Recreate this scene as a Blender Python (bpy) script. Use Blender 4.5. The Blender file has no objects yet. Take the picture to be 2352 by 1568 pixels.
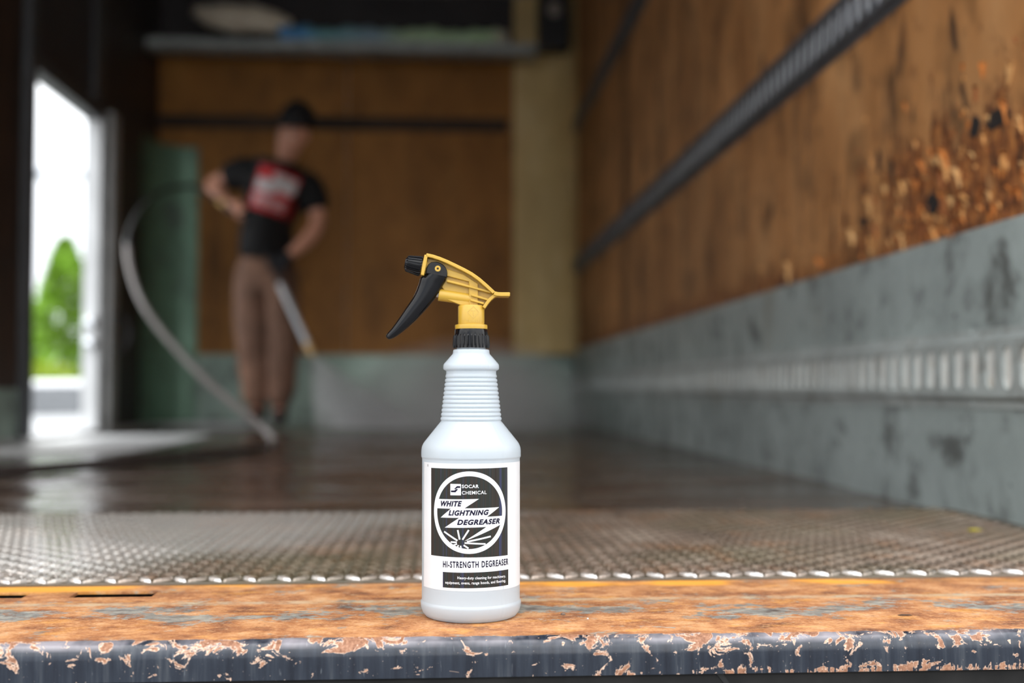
import bpy, bmesh, math, random
from mathutils import Vector, Matrix, noise
from mathutils.bvhtree import BVHTree

random.seed(7)
SC = bpy.context.scene
COL = SC.collection
PI = math.pi

# ------------------------------------------------------------------ camera
cd = bpy.data.cameras.new('camera'); CAM = bpy.data.objects.new('camera', cd); COL.objects.link(CAM)
cd.sensor_width = 36.0; cd.lens = 2700 / 2352 * 36.0
cd.clip_start = 0.02; cd.clip_end = 400
CAM.location = (0, 0, 0.205)
CAM.rotation_euler = (math.radians(90 + 2.3586), 0, math.radians(-3.5182))
cd.dof.use_dof = True; cd.dof.focus_distance = 1.045; cd.dof.aperture_fstop = 2.6; cd.dof.aperture_blades = 0
SC.camera = CAM

# ------------------------------------------------------------------ world: overcast sky
SKY = 2.0
w = bpy.data.worlds.new('overcast'); SC.world = w; w.use_nodes = True
nt = w.node_tree; nt.nodes.clear()
wo = nt.nodes.new('ShaderNodeOutputWorld'); bg = nt.nodes.new('ShaderNodeBackground')
tc = nt.nodes.new('ShaderNodeTexCoord'); nz = nt.nodes.new('ShaderNodeTexNoise')
nz.inputs['Scale'].default_value = 1.9; nz.inputs['Detail'].default_value = 4
cr = nt.nodes.new('ShaderNodeValToRGB')
cr.color_ramp.elements[0].position = .34; cr.color_ramp.elements[0].color = (.56, .61, .68, 1)
cr.color_ramp.elements[1].position = .66; cr.color_ramp.elements[1].color = (1.22, 1.21, 1.19, 1)
nt.links.new(tc.outputs['Generated'], nz.inputs['Vector']); nt.links.new(nz.outputs['Fac'], cr.inputs['Fac'])
sx = nt.nodes.new('ShaderNodeSeparateXYZ'); nt.links.new(tc.outputs['Generated'], sx.inputs[0])
mr = nt.nodes.new('ShaderNodeMapRange'); nt.links.new(sx.outputs['Z'], mr.inputs[0])      # overcast: zenith brighter than horizon
for i_, v_ in enumerate((0.0, 1.0, .80 * SKY, 1.55 * SKY)): mr.inputs[i_ + 1].default_value = v_
nt.links.new(cr.outputs['Color'], bg.inputs['Color']); nt.links.new(mr.outputs[0], bg.inputs['Strength'])
nt.links.new(bg.outputs[0], wo.inputs['Surface'])

SC.view_settings.view_transform = 'Standard'; SC.view_settings.look = 'None'
SC.view_settings.gamma = 1.0; SC.view_settings.use_curve_mapping = False
SC.view_settings.exposure = 0.55
SC.cycles.max_bounces = 7; SC.cycles.diffuse_bounces = 5; SC.cycles.use_adaptive_sampling = True; SC.cycles.adaptive_threshold = .06; SC.cycles.adaptive_min_samples = 16; SC.cycles.transmission_bounces = 6; SC.cycles.volume_bounces = 1
SC.cycles.use_denoising = True
try: SC.cycles.sample_clamp_indirect = 6.0
except Exception: pass

# ------------------------------------------------------------------ material helpers
class N:
    """Tiny node builder."""
    def __init__(s, name):
        s.m = bpy.data.materials.new(name); s.m.use_nodes = True
        s.t = s.m.node_tree; s.t.nodes.clear()
        s.out = s.t.nodes.new('ShaderNodeOutputMaterial')
        s.co = s.t.nodes.new('ShaderNodeTexCoord')
        s.geo = s.t.nodes.new('ShaderNodeNewGeometry')
    def link(s, a, b): s.t.links.new(a, b)
    def setv(s, inp, v):
        if hasattr(v, 'is_linked') or hasattr(v, 'links'): s.link(v, inp)
        else:
            if inp.type == 'RGBA':
                if not isinstance(v, (tuple, list)): v = (v, v, v)
                if len(v) == 3: v = (*v, 1)
            inp.default_value = v
    def pos(s): return s.geo.outputs['Position']
    def mapped(s, scale, src=None, loc=(0, 0, 0)):
        n = s.t.nodes.new('ShaderNodeMapping'); n.inputs['Scale'].default_value = scale; n.inputs['Location'].default_value = loc
        s.link(src or s.pos(), n.inputs['Vector']); return n.outputs['Vector']
    def noise(s, scale=5, detail=4, rough=.55, vec=None, dist=0.0):
        n = s.t.nodes.new('ShaderNodeTexNoise'); n.inputs['Scale'].default_value = scale
        n.inputs['Detail'].default_value = detail; n.inputs['Roughness'].default_value = rough
        n.inputs['Distortion'].default_value = dist
        s.link(vec or s.pos(), n.inputs['Vector']); return n.outputs['Fac']
    def ramp(s, fac, stops, interp='LINEAR'):
        n = s.t.nodes.new('ShaderNodeValToRGB'); e = n.color_ramp; e.interpolation = interp
        while len(e.elements) < len(stops): e.elements.new(.5)
        for el, (p, c) in zip(e.elements, stops):
            el.position = p
            if not isinstance(c, (tuple, list)): c = (c, c, c)
            el.color = (*c, 1)
        s.link(fac, n.inputs['Fac']); return n.outputs['Color']
    def mix(s, fac, a, b, blend='MIX'):
        n = s.t.nodes.new('ShaderNodeMix'); n.data_type = 'RGBA'; n.blend_type = blend
        s.setv(n.inputs[0], fac); s.setv(n.inputs[6], a); s.setv(n.inputs[7], b); return n.outputs[2]
    def math(s, op, a, b=0.0, clamp=False):
        n = s.t.nodes.new('ShaderNodeMath'); n.operation = op; n.use_clamp = clamp
        s.setv(n.inputs[0], a); s.setv(n.inputs[1], b); return n.outputs[0]
    def xyz(s, src=None):
        n = s.t.nodes.new('ShaderNodeSeparateXYZ'); s.link(src or s.pos(), n.inputs[0]); return n.outputs
    def rng(s, v, a, b, c=0.0, d=1.0):
        n = s.t.nodes.new('ShaderNodeMapRange'); n.clamp = True
        s.link(v, n.inputs[0])
        for i, k in enumerate((a, b, c, d)): n.inputs[i + 1].default_value = k
        return n.outputs[0]
    def bump(s, h, strength=.3, dist=.002):
        n = s.t.nodes.new('ShaderNodeBump'); n.inputs['Strength'].default_value = strength; n.inputs['Distance'].default_value = dist
        s.link(h, n.inputs['Height']); return n.outputs['Normal']
    def bsdf(s, color, rough=.5, metal=0.0, spec=.5, normal=None, **kw):
        n = s.t.nodes.new('ShaderNodeBsdfPrincipled')
        s.setv(n.inputs['Base Color'], color); s.setv(n.inputs['Roughness'], rough); s.setv(n.inputs['Metallic'], metal)
        s.setv(n.inputs['Specular IOR Level'], spec)
        if normal is not None: s.link(normal, n.inputs['Normal'])
        for k, v in kw.items(): s.setv(n.inputs[k.replace('_', ' ')], v)
        return n.outputs[0]
    def done(s, sh): s.link(sh, s.out.inputs['Surface']); return s.m

def plain(name, color, rough=.5, metal=0.0, var=.12, scale=12, spec=.5, **kw):
    n = N(name)
    f = n.noise(scale, 3)
    c = n.mix(n.rng(f, .3, .7), tuple(x * (1 - var) for x in color), tuple(min(1, x * (1 + var)) for x in color))
    return n.done(n.bsdf(c, rough, metal, spec, **kw))

M = {}
# --- rusted sill with chipped navy paint on its front
def m_sill():
    n = N('rusted_sill'); X, Y, Z = n.xyz()
    st = n.mapped((20, 26, 30)); fine = n.noise(300, 4, .7); med = n.noise(1.0, 6, .7, n.mapped((40, 55, 60)))
    a = n.noise(1.0, 6, .68, st)
    c = n.ramp(a, [(.32, (.10, .034, .014)), (.42, (.25, .088, .030)), (.50, (.38, .15, .05)), (.60, (.52, .25, .10)), (.72, (.60, .37, .20))])
    oc = n.ramp(n.noise(1.0, 5, .65, n.mapped((17, 34, 30), loc=(3, 1, 0))), [(.55, 0.0), (.68, 1.0)])
    c = n.mix(n.math('MULTIPLY', oc, .6), c, (.66, .30, .05))
    sp1 = n.noise(1.0, 5, .75, n.mapped((90, 120, 120), loc=(2, 2, 2)))
    c = n.mix(n.rng(sp1, .52, .70, 0, .75), c, (.60, .33, .14)); c = n.mix(n.rng(sp1, .46, .32, 0, .7), c, (.20, .068, .022))
    c = n.mix(n.rng(fine, .5, .78, 0, .5), c, (.64, .40, .24))
    c = n.mix(n.rng(fine, .46, .28, 0, .5), c, (.13, .05, .02))
    # bare grey-blue steel worn through along the middle
    band = n.math('MULTIPLY', n.rng(Y, 1.05, 1.085), n.rng(Y, 1.165, 1.12))
    big = n.noise(1.0, 6, .72, n.mapped((13, 17, 20), loc=(1.7, .4, 0)))
    gm = n.math('MULTIPLY', n.rng(n.math('ADD', n.math('ADD', big, n.math('MULTIPLY', n.math('SUBTRACT', sp1, .5), .45)), n.math('MULTIPLY', band, .13)), .59, .66), .85)
    gcol = n.ramp(med, [(.34, (.05, .058, .06)), (.5, (.21, .235, .22)), (.64, (.40, .40, .34))])
    c = n.mix(gm, c, gcol)
    # pale tan line where a mat lay
    ln = n.math('MULTIPLY', n.rng(Y, 1.143, 1.153), n.rng(Y, 1.168, 1.158))
    c = n.mix(n.math('MULTIPLY', ln, n.rng(med, .4, .6, .1, .8)), c, (.46, .38, .25))
    # bright orange fresh rust along the rear
    ln2 = n.rng(Y, 1.222, 1.236)
    c = n.mix(n.math('MULTIPLY', ln2, n.rng(n.noise(1.0, 3, .5, n.mapped((7, 9, 8), loc=(.3, 0, 0))), .5, .58, .05, .85)), c, (.80, .34, .03))
    # painted front: wavy border just over the bend
    wob = n.noise(1.0, 6, .7, n.mapped((34, 34, 34)))
    edge = n.math('ADD', Y, n.math('MULTIPLY', n.math('SUBTRACT', wob, .5), .012))
    zz = n.math('ADD', Z, n.math('MULTIPLY', n.math('SUBTRACT', wob, .5), .006))
    paint = n.rng(edge, .9915, .9905)
    streak = n.noise(1.0, 4, .6, n.mapped((130, 10, 9)))
    pc = n.ramp(streak, [(.32, (.007, .010, .018)), (.56, (.018, .024, .036)), (.76, (.055, .062, .072))])
    scr = n.rng(n.noise(1.0, 2, .5, n.mapped((420, 40, 60))), .70, .76)
    pc = n.mix(n.math('MULTIPLY', scr, .35), pc, (.25, .27, .29))
    # chips: more of them on the bend and, on the right, at the lower rim
    ch = n.noise(1.0, 5, .66, n.mapped((52, 52, 66), loc=(.35, .1, .2)), .8)
    top = n.rng(Z, -.016, -.004); low = n.math('MULTIPLY', n.rng(Z, -.020, -.030), n.rng(X, .02, .32))
    drip = n.noise(1.0, 4, .7, n.mapped((190, 20, 14), loc=(.1, .3, 0)))
    long_ = n.noise(1.0, 3, .6, n.mapped((9, 5, 5), loc=(4.4, 0, 0)))
    v = n.math('ADD', ch, n.math('MULTIPLY', top, .10))
    v = n.math('ADD', v, n.math('MULTIPLY', n.math('MULTIPLY', n.math('SUBTRACT', long_, .46), .26), n.rng(Z, -.030, -.010)))
    v = n.math('ADD', v, n.math('MULTIPLY', n.math('MULTIPLY', low, n.rng(drip, .38, .62)), .26))
    v = n.math('ADD', v, n.math('MULTIPLY', n.math('MULTIPLY', n.rng(drip, .66, .70), n.rng(long_, .55, .62)), .14))
    chip = n.rng(v, .640, .643); rim = n.math('MULTIPLY', n.rng(v, .630, .634), n.rng(v, .664, .646))
    spk = n.rng(n.noise(600, 1, .5), .76, .80)
    cc = n.ramp(fine, [(.35, (.16, .065, .032)), (.55, (.31, .145, .08)), (.7, (.42, .24, .15))])
    pc = n.mix(n.math('MULTIPLY', spk, .5), pc, (.55, .45, .38))
    worn = n.math('MULTIPLY', n.math('MULTIPLY', n.rng(Z, -.0075, -.0030), n.rng(n.noise(1.0, 4, .6, n.mapped((14, 14, 14), loc=(6, 1, 1))), .38, .60)), .75)  # worn paint, with sky sheen painted in pale along the bend
    pc = n.mix(worn, pc, (.36, .33, .35))  # worn paint and painted-in sky sheen together
    pc = n.mix(chip, pc, cc); pc = n.mix(rim, pc, (.66, .46, .34))
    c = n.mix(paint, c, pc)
    ro = n.mix(paint, n.ramp(gm, [(0, .72), (1, .42)]), n.mix(chip, .20, .7))
    h = n.math('ADD', n.math('MULTIPLY', fine, .5), n.math('MULTIPLY', n.math('SUBTRACT', 1.0, chip), .35))
    return n.done(n.bsdf(c, ro, 0, .5, n.bump(h, .22, .001)))
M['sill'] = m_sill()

def m_steel_dirty(name, dark, mid, lite, sc, rough=(.25, .55), metal=.35, bumps=.15):
    n = N(name); a = n.noise(sc, 6, .65); b = n.noise(sc * 6, 4, .7)
    c = n.ramp(a, [(.3, dark), (.52, mid), (.72, lite)])
    c = n.mix(n.rng(b, .55, .75, 0, .35), c, tuple(min(1, x * 1.6) for x in lite))
    return n.done(n.bsdf(c, n.rng(a, .3, .7, *rough), metal, .5, n.bump(b, bumps, .002)))
M['tread'] = m_steel_dirty('tread_plate', (.045, .040, .026), (.12, .095, .065), (.19, .155, .12), 5, (.22, .5), .25)
M['lug'] = m_steel_dirty('tread_lug', (.20, .165, .13), (.36, .30, .25), (.52, .46, .41), 7, (.16, .36), .6)

def m_tread(name, dark, mid, lite, sc, dry, wet, metal, wet_dark=True):
    n = N(name); X, Y, Z = n.xyz(); a = n.noise(sc, 6, .65); b = n.noise(sc * 6, 4, .7)
    c = n.ramp(a, [(.3, dark), (.52, mid), (.72, lite)])
    c = n.mix(n.rng(n.noise(3, 3, .5, n.mapped((1, 1, 1), loc=(9, 4, 0))), .45, .65, 0, .6), c, (mid[0] * .55, mid[1] * .66, mid[2] * .45))
    c = n.mix(n.rng(b, .55, .75, 0, .3), c, tuple(min(1, x * 1.5) for x in lite))
    c = n.mix(n.rng(n.noise(11, 4, .6, n.mapped((1, 1, 1), loc=(2, 2, 0))), .52, .68, 0, .6), c, (mid[0] * 1.15, mid[1] * .85, mid[2] * .6))
    w_ = n.noise(2.5, 4, .6); wm = n.rng(n.math('ADD', n.math('MULTIPLY', X, -1.0), n.math('ADD', n.math('MULTIPLY', w_, .5), n.math('MULTIPLY', n.math('SUBTRACT', Y, 1.45), .8))), .40, .62)
    if wet_dark: c = n.mix(n.math('MULTIPLY', wm, .45), c, tuple(x * .45 for x in mid))
    ro = n.mix(wm, n.rng(a, .3, .7, *dry), n.rng(b, .3, .7, *wet))
    if not wet_dark: c = n.mix(n.math('MULTIPLY', wm, .55), c, (.62, .62, .60))     # door reflection painted in: lugs paler on the wet side
    if not wet_dark:     # front row paler: highlight painted in over wear at the lip
        c = n.mix(n.rng(Y, 1.287, 1.277, 0, .25), c, (.60, .56, .52))
    return n.done(n.bsdf(c, ro, metal, .7, n.bump(n.math('MULTIPLY', b, n.math('SUBTRACT', 1.0, wm)), .12, .002)))
M['tread'] = m_tread('tread_plate', (.045, .038, .025), (.11, .085, .058), (.18, .145, .11), 5, (.35, .6), (.04, .12), .1)
M['lug'] = m_tread('tread_lug', (.12, .09, .065), (.23, .17, .13), (.38, .31, .25), 9, (.24, .42), (.05, .13), .62, False)

def m_deck():
    n = N('wet_deck'); st = n.mapped((1.2, 2.6, 1)); a = n.noise(1.6, 5, .6, st); b = n.noise(9, 4, .6)
    c = n.ramp(a, [(.3, (.034, .019, .010)), (.5, (.085, .056, .040)), (.7, (.15, .105, .078))])
    c = n.mix(n.rng(b, .5, .75, 0, .4), c, (.12, .095, .075))
    ro = n.rng(n.noise(2.4, 4, .6, n.mapped((1, 2.2, 1), loc=(2, 5, 0))), .35, .62, .07, .30)
    h = n.noise(6, 3, .5, n.mapped((.55, 1.0, 1)))
    return n.done(n.bsdf(c, ro, 0, .45, n.bump(h, .6, .03)))
M['deck'] = m_deck()

def m_galv(name, base, dark, rust, sc=1.0):
    n = N(name); a = n.noise(2.2 * sc, 5, .6); b = n.noise(7 * sc, 5, .65, dist=.4); f = n.noise(40 * sc, 3, .6)
    c = n.mix(n.rng(a, .35, .65), tuple(x * .82 for x in base), tuple(x * 1.18 for x in base))
    c = n.mix(n.rng(f, .4, .7, 0, .3), c, tuple(x * 1.35 for x in base))
    c = n.mix(n.rng(b, .53, .66, 0, .85), c, dark)
    c = n.mix(n.rng(n.noise(22 * sc, 3, .6), .66, .72, 0, .8), c, tuple(x * .6 for x in dark))
    c = n.mix(n.rng(n.noise(5 * sc, 6, .75, n.mapped((1, 1, .35), loc=(3, 2, 8))), .60, .72, 0, .55), c, rust)
    return n.done(n.bsdf(c, n.rng(b, .3, .7, .34, .6), .25, .5, n.bump(f, .1, .002)))
M['kick'] = m_galv('galvanised_kick_plate', (.34, .395, .385), (.09, .095, .09), (.20, .165, .10))
M['kick_back'] = m_galv('galvanised_green', (.30, .39, .33), (.17, .20, .175), (.25, .22, .16), .6)
M['rail'] = m_galv('galvanised_rail', (.40, .44, .43), (.22, .22, .20), (.32, .28, .18), 2)
M['rail_back'] = m_galv('bright_zinc', (.80, .80, .76), (.60, .56, .48), (.66, .54, .36), 3)
M['rail_dark'] = m_galv('dark_rail', (.085, .09, .098), (.05, .05, .052), (.07, .06, .05), 2)
M['rail_slot'] = m_galv('pale_zinc', (.74, .79, .84), (.60, .63, .66), (.60, .60, .58), 3)
M['green'] = m_galv('green_grey_paint', (.17, .30, .21), (.14, .19, .16), (.24, .27, .22), .7)

def m_ply(name, c0, c1, c2, damage=False, stain=.6):
    n = N(name); X, Y, Z = n.xyz()
    g = n.noise(1.0, 6, .62, n.mapped((5, 5, 1.8))); a = n.noise(2.0, 5, .6, n.mapped((1, 1, .7)))
    c = n.ramp(g, [(.3, c0), (.52, c1), (.75, c2)])
    c = n.mix(n.rng(a, .38, .62, 0, .55), c, tuple(x * .62 for x in c1))
    s = n.noise(1.0, 4, .6, n.mapped((7.5, 7.5, 3.2), loc=(2, .3, 1)))
    c = n.mix(n.rng(s, .60, .70, 0, stain), c, (.030, .021, .016))
    k2 = n.noise(1.0, 4, .65, n.mapped((6, 6, 4.5), loc=(5, 2, 7)))
    c = n.mix(n.rng(k2, .50, .68, 0, stain), c, tuple(x * .24 for x in c1))
    k3 = n.noise(1.0, 2, .5, n.mapped((16, 16, 8), loc=(1, 8, 3)))
    c = n.mix(n.rng(k3, .65, .71, 0, stain), c, (.03, .02, .015))
    s2 = n.noise(1.0, 3, .5, n.mapped((5, 5, .5), loc=(7, 1, 3)))
    c = n.mix(n.rng(s2, .62, .72, 0, .55), c, (.085, .034, .012))
    ht = n.math('MULTIPLY', g, .4)
    if damage:
        for sy, wd in ((2.80, .05), (4.14, .04), (5.47, .16), (6.72, .10)):
            sm = n.rng(n.math('ABSOLUTE', n.math('SUBTRACT', Y, sy)), wd, wd * .2)
            c = n.mix(n.math('MULTIPLY', sm, n.rng(a, .35, .6, .2, .8)), c, (.05, .024, .010))
        d = n.math('MULTIPLY', n.rng(Y, 2.55, 2.1), n.rng(Z, .74, .60))
        d2 = n.math('MAXIMUM', d, n.math('MULTIPLY', n.rng(Z, .56, .48), .8))
        v = n.noise(1.0, 6, .72, n.mapped((20, 20, 11), loc=(1, 4, 2)), .2)
        m = n.rng(n.math('ADD', v, n.math('MULTIPLY', d2, .22)), .58, .68)
        dc = n.ramp(n.noise(1.0, 5, .7, n.mapped((46, 46, 24))), [(.30, (.022, .014, .010)), (.44, (.11, .038, .014)), (.54, (.28, .10, .028)), (.66, (.52, .22, .06)), (.78, (.70, .40, .16))])
        c = n.mix(m, c, dc)
        ht = n.math('ADD', ht, n.math('MULTIPLY', v, n.math('MULTIPLY', m, 2.0)))
    return n.done(n.bsdf(c, .62, 0, .35, n.bump(ht, .5, .006)))
M['ply_right'] = m_ply('worn_plywood', (.24, .10, .028), (.48, .225, .078), (.66, .36, .15), True, .85)
M['ply_back'] = m_ply('back_plywood', (.30, .125, .024), (.41, .175, .036), (.48, .225, .052), False, .3)
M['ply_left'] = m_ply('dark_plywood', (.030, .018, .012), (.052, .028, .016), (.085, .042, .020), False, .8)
M['ply_edge'] = plain('ply_backing', (.05, .028, .014), .8)
M['splint'] = [plain('splinter_a', (.70, .36, .12), .6), plain('splinter_b', (.58, .20, .04), .6), plain('splinter_c', (.26, .085, .022), .65), plain('splinter_d', (.68, .40, .16), .6)]
M['gouge'] = plain('gouge', (.012, .009, .008), .8)
M['tan'] = m_ply('tan_corner', (.74, .52, .21), (.84, .62, .28), (.90, .72, .40), False, .1)
M['black_wall'] = plain('black_panel', (.034, .030, .031), .55, 0, .3, 3)
M['ceiling'] = plain('grey_ceiling', (.34, .33, .31), .7, 0, .3, 3)
M['alu'] = plain('dull_aluminium', (.30, .31, .31), .45, .3, .15, 6)
M['alu_mid'] = plain('grey_jamb', (.50, .51, .50), .45, .2, .15, 6)
M['alu_dark'] = plain('dark_aluminium', (.075, .078, .082), .45, .3, .15, 6)
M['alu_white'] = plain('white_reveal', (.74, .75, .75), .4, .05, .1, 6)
M['black_beam'] = plain('black_beam', (.010, .0095, .009), .55, 0, .5, 30, .25)
M['truck_white'] = plain('white_box_skin', (.7, .7, .7), .4)
M['asphalt'] = plain('asphalt', (.17, .17, .17), .85, 0, .2, 3)
M['grass'] = plain('grass', (.16, .27, .04), .9, 0, .3, 2)

# ------------------------------------------------------------------ mesh helpers
class MB:
    def __init__(s): s.v = []; s.f = []
    def add(s, v, f):
        o = len(s.v); s.v += [tuple(p) for p in v]; s.f += [tuple(i + o for i in q) for q in f]; return s
    def box(s, x0, x1, y0, y1, z0, z1):
        v = [(x, y, z) for x in (x0, x1) for y in (y0, y1) for z in (z0, z1)]
        return s.add(v, [(0, 1, 3, 2), (4, 6, 7, 5), (0, 4, 5, 1), (2, 3, 7, 6), (0, 2, 6, 4), (1, 5, 7, 3)])
    def prism(s, pts, y0, y1):
        """polygon in x,z extruded along y"""
        k = len(pts)
        v = [(x, y0, z) for x, z in pts] + [(x, y1, z) for x, z in pts]
        f = [tuple(range(k)), tuple(range(2 * k - 1, k - 1, -1))] + [((i + 1) % k, i, i + k, (i + 1) % k + k) for i in range(k)]
        return s.add(v, f)
    def strip(s, line, t, y0, y1):
        """thick polyline in x,z extruded along y"""
        L = []; Rr = []
        for i, p in enumerate(line):
            a = Vector(line[max(0, i - 1)]); b = Vector(line[min(len(line) - 1, i + 1)]); d = (b - a).normalized(); nn = Vector((-d.y, d.x)) * t / 2
            L.append((p[0] + nn.x, p[1] + nn.y)); Rr.append((p[0] - nn.x, p[1] - nn.y))
        k = len(line); v = [(x, y, z) for y in (y0, y1) for side in (L, Rr) for x, z in side]; f = []
        for i in range(k - 1):
            f += [(i, i + 1, k + i + 1, k + i), (2 * k + i, 3 * k + i, 3 * k + i + 1, 2 * k + i + 1), (i, 2 * k + i, 2 * k + i + 1, i + 1), (k + i, k + i + 1, 3 * k + i + 1, 3 * k + i)]
        f += [(0, k, 3 * k, 2 * k), (k - 1, 3 * k - 1, 4 * k - 1, 2 * k - 1)]
        return s.add(v, f)
    def cyl(s, a, b, r0, r1=None, n=16, caps=True):
        a = Vector(a); b = Vector(b); r1 = r0 if r1 is None else r1
        d = (b - a).normalized(); u = d.orthogonal().normalized(); w_ = d.cross(u); v = []
        for c, r in ((a, r0), (b, r1)):
            for i in range(n):
                t = 2 * PI * i / n; v.append(c + u * math.cos(t) * r + w_ * math.sin(t) * r)
        f = [(i, (i + 1) % n, (i + 1) % n + n, i + n) for i in range(n)]
        if caps: f += [tuple(range(n - 1, -1, -1)), tuple(range(n, 2 * n))]
        return s.add(v, f)
    def lathe(s, prof, n=48, fn=None, cap0=True, cap1=True):
        v = []
        for k, (r, z) in enumerate(prof):
            for i in range(n):
                t = 2 * PI * i / n; rr = r + (fn(t, k, i) if fn else 0)
                v.append((rr * math.cos(t), rr * math.sin(t), z))
        f = [(k * n + i, k * n + (i + 1) % n, (k + 1) * n + (i + 1) % n, (k + 1) * n + i) for k in range(len(prof) - 1) for i in range(n)]
        if cap0: f.append(tuple(range(n - 1, -1, -1)))
        if cap1: f.append(tuple(range((len(prof) - 1) * n, len(prof) * n)))
        return s.add(v, f)
    def tube(s, path, r, n=12):
        pts = [Vector(p) for p in path]; v = []; u = None
        for i, p in enumerate(pts):
            d = (pts[min(i + 1, len(pts) - 1)] - pts[max(i - 1, 0)]).normalized()
            u = d.orthogonal().normalized() if u is None else (u - d * u.dot(d)).normalized()
            w_ = d.cross(u); rr = r[i] if isinstance(r, (list, tuple)) else r
            for k in range(n):
                t = 2 * PI * k / n; v.append(p + u * math.cos(t) * rr + w_ * math.sin(t) * rr)
        f = [(i * n + k, i * n + (k + 1) % n, (i + 1) * n + (k + 1) % n, (i + 1) * n + k) for i in range(len(pts) - 1) for k in range(n)]
        f += [tuple(range(n - 1, -1, -1)), tuple(range((len(pts) - 1) * n, len(pts) * n))]
        return s.add(v, f)
    def mesh(s, name):
        me = bpy.data.meshes.new(name); me.from_pydata(s.v, [], s.f); me.update()
        b = bmesh.new(); b.from_mesh(me); bmesh.ops.recalc_face_normals(b, faces=b.faces); b.to_mesh(me); b.free()
        return me
    def build(s, name, mat, parent=None, smooth=None, bevel=0, seg=2, xf=None):
        me = s.mesh(name)
        if xf is not None: me.transform(xf)
        return obj(name, me, mat, parent, smooth, bevel, seg)

def obj(name, me, mat, parent=None, smooth=None, bevel=0, seg=2):
    o = bpy.data.objects.new(name, me); COL.objects.link(o)
    if mat is not None and not me.materials: me.materials.append(mat)
    if parent is not None: o.parent = parent
    if bevel:
        md = o.modifiers.new('bevel', 'BEVEL'); md.width = bevel; md.segments = seg; md.limit_method = 'ANGLE'; md.angle_limit = math.radians(35)
        md.use_clamp_overlap = True
    if smooth is not None:
        for p in me.polygons: p.use_smooth = True
        try: me.set_sharp_from_angle(angle=math.radians(smooth))
        except Exception: pass
    return o

def tag(o, label=None, cat=None, group=None, kind=None):
    if label: o['label'] = label
    if cat: o['category'] = cat
    if group: o['group'] = group
    if kind: o['kind'] = kind
    return o
def empty(name, loc=(0, 0, 0), rz=0):
    o = bpy.data.objects.new(name, None); COL.objects.link(o); o.location = loc; o.rotation_euler = (0, 0, rz); o.empty_display_size = .05
    return o
def struct(o, label=None):
    o['kind'] = 'structure'
    if label: o['label'] = label
    return o
def spline(pts, k=8):
    """Catmull-Rom through points"""
    P = [Vector(p) for p in pts]; P = [2 * P[0] - P[1]] + P + [2 * P[-1] - P[-2]]; out = []
    for i in range(1, len(P) - 2):
        for j in range(k):
            t = j / k; a, b, c, d = P[i - 1], P[i], P[i + 1], P[i + 2]
            out.append(.5 * ((2 * b) + (c - a) * t + (2 * a - 5 * b + 4 * c - d) * t * t + (3 * b - a - 3 * c + d) * t ** 3))
    out.append(P[-2]); return out

# ================================================================== SETTING
XR, XL, Y0, YB, ZC = .87, -1.85, 1.262, 7.8, 2.85

# ---- ground outside
g = MB().add([(-60, -40, -1.1), (60, -40, -1.1), (60, 90, -1.1), (-60, 90, -1.1)], [(0, 1, 2, 3)]).build('ground', M['asphalt'])
struct(g, 'grey asphalt yard around the truck')
g2 = MB().box(-60, -5.5, 19, 80, -1.1, -1.0).build('grass_verge', M['grass']); struct(g2, 'green grass verge beyond the yard')

# ---- sill plate: rusty top with two slots, rounded bend, painted front face
def build_sill():
    xs = [-1.93 + i * .05 for i in range(58)]
    slots = [(-.372, -.279), (-.545, -.405), (-.72, -.58)]
    ya, yb = 1.196, 1.228
    X = sorted(set(xs + [q for s_ in slots for q in (s_[0] + .006, s_[1] - .006)] ))
    m = MB()
    yf, zb, r = .979, -.0315, .014
    prof = [(Y0 + .01, 0.0), (yb, 0.0), (ya, 0.0), (1.1, 0.0), (yf + r, 0.0)]
    for k in range(1, 9):
        t = PI / 2 * k / 8; prof.append((yf + r - math.sin(t) * r, -r + math.cos(t) * r))
    prof += [(yf, -.02), (yf, zb), (yf + .006, zb), (yf + .006, zb + .006)]
    v = [(x, y, z) for x in X for (y, z) in prof]; n = len(prof); f = []
    holes = set()
    for i in range(len(X) - 1):
        mid = (X[i] + X[i + 1]) / 2
        for k in range(n - 1):
            if k == 1 and any(a + .006 <= mid <= b - .006 for a, b in slots): continue
            f.append((i * n + k, i * n + k + 1, (i + 1) * n + k + 1, (i + 1) * n + k))
    m.add(v, f)
    # walls of the slots
    for a, b in slots:
        a += .006; b -= .006; d = -.0025
        for q in ([(a, ya), (b, ya)], [(b, yb), (a, yb)], [(a, yb), (a, ya)], [(b, ya), (b, yb)]):
            (x0, y0), (x1, y1) = q; m.add([(x0, y0, 0), (x1, y1, 0), (x1, y1, d), (x0, y0, d)], [(0, 1, 2, 3)])
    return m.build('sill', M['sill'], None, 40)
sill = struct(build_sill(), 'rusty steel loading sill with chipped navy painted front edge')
under = MB().box(-1.93, .97, .992, 1.30, -.034, -.0325).build('slot_floor', M['black_beam'], sill)
MB().box(-1.93, .97, 1.25, 1.30, -.42, -.0065).build('slot_rear', M['black_beam'], sill)
beam = MB().box(-1.93, .97, .9855, 1.28, -.42, -.0318).build('bumper_beam', M['black_beam'], None, None, .003); struct(beam, 'black bumper beam under the rusty sill')
crk = MB().prism([(.232, -.0325), (.238, -.0325), (.246, -.045), (.243, -.046)], .9845, .99).build('weld_notch', plain('weld_notch', (.006, .006, .006), .7), beam)

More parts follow.
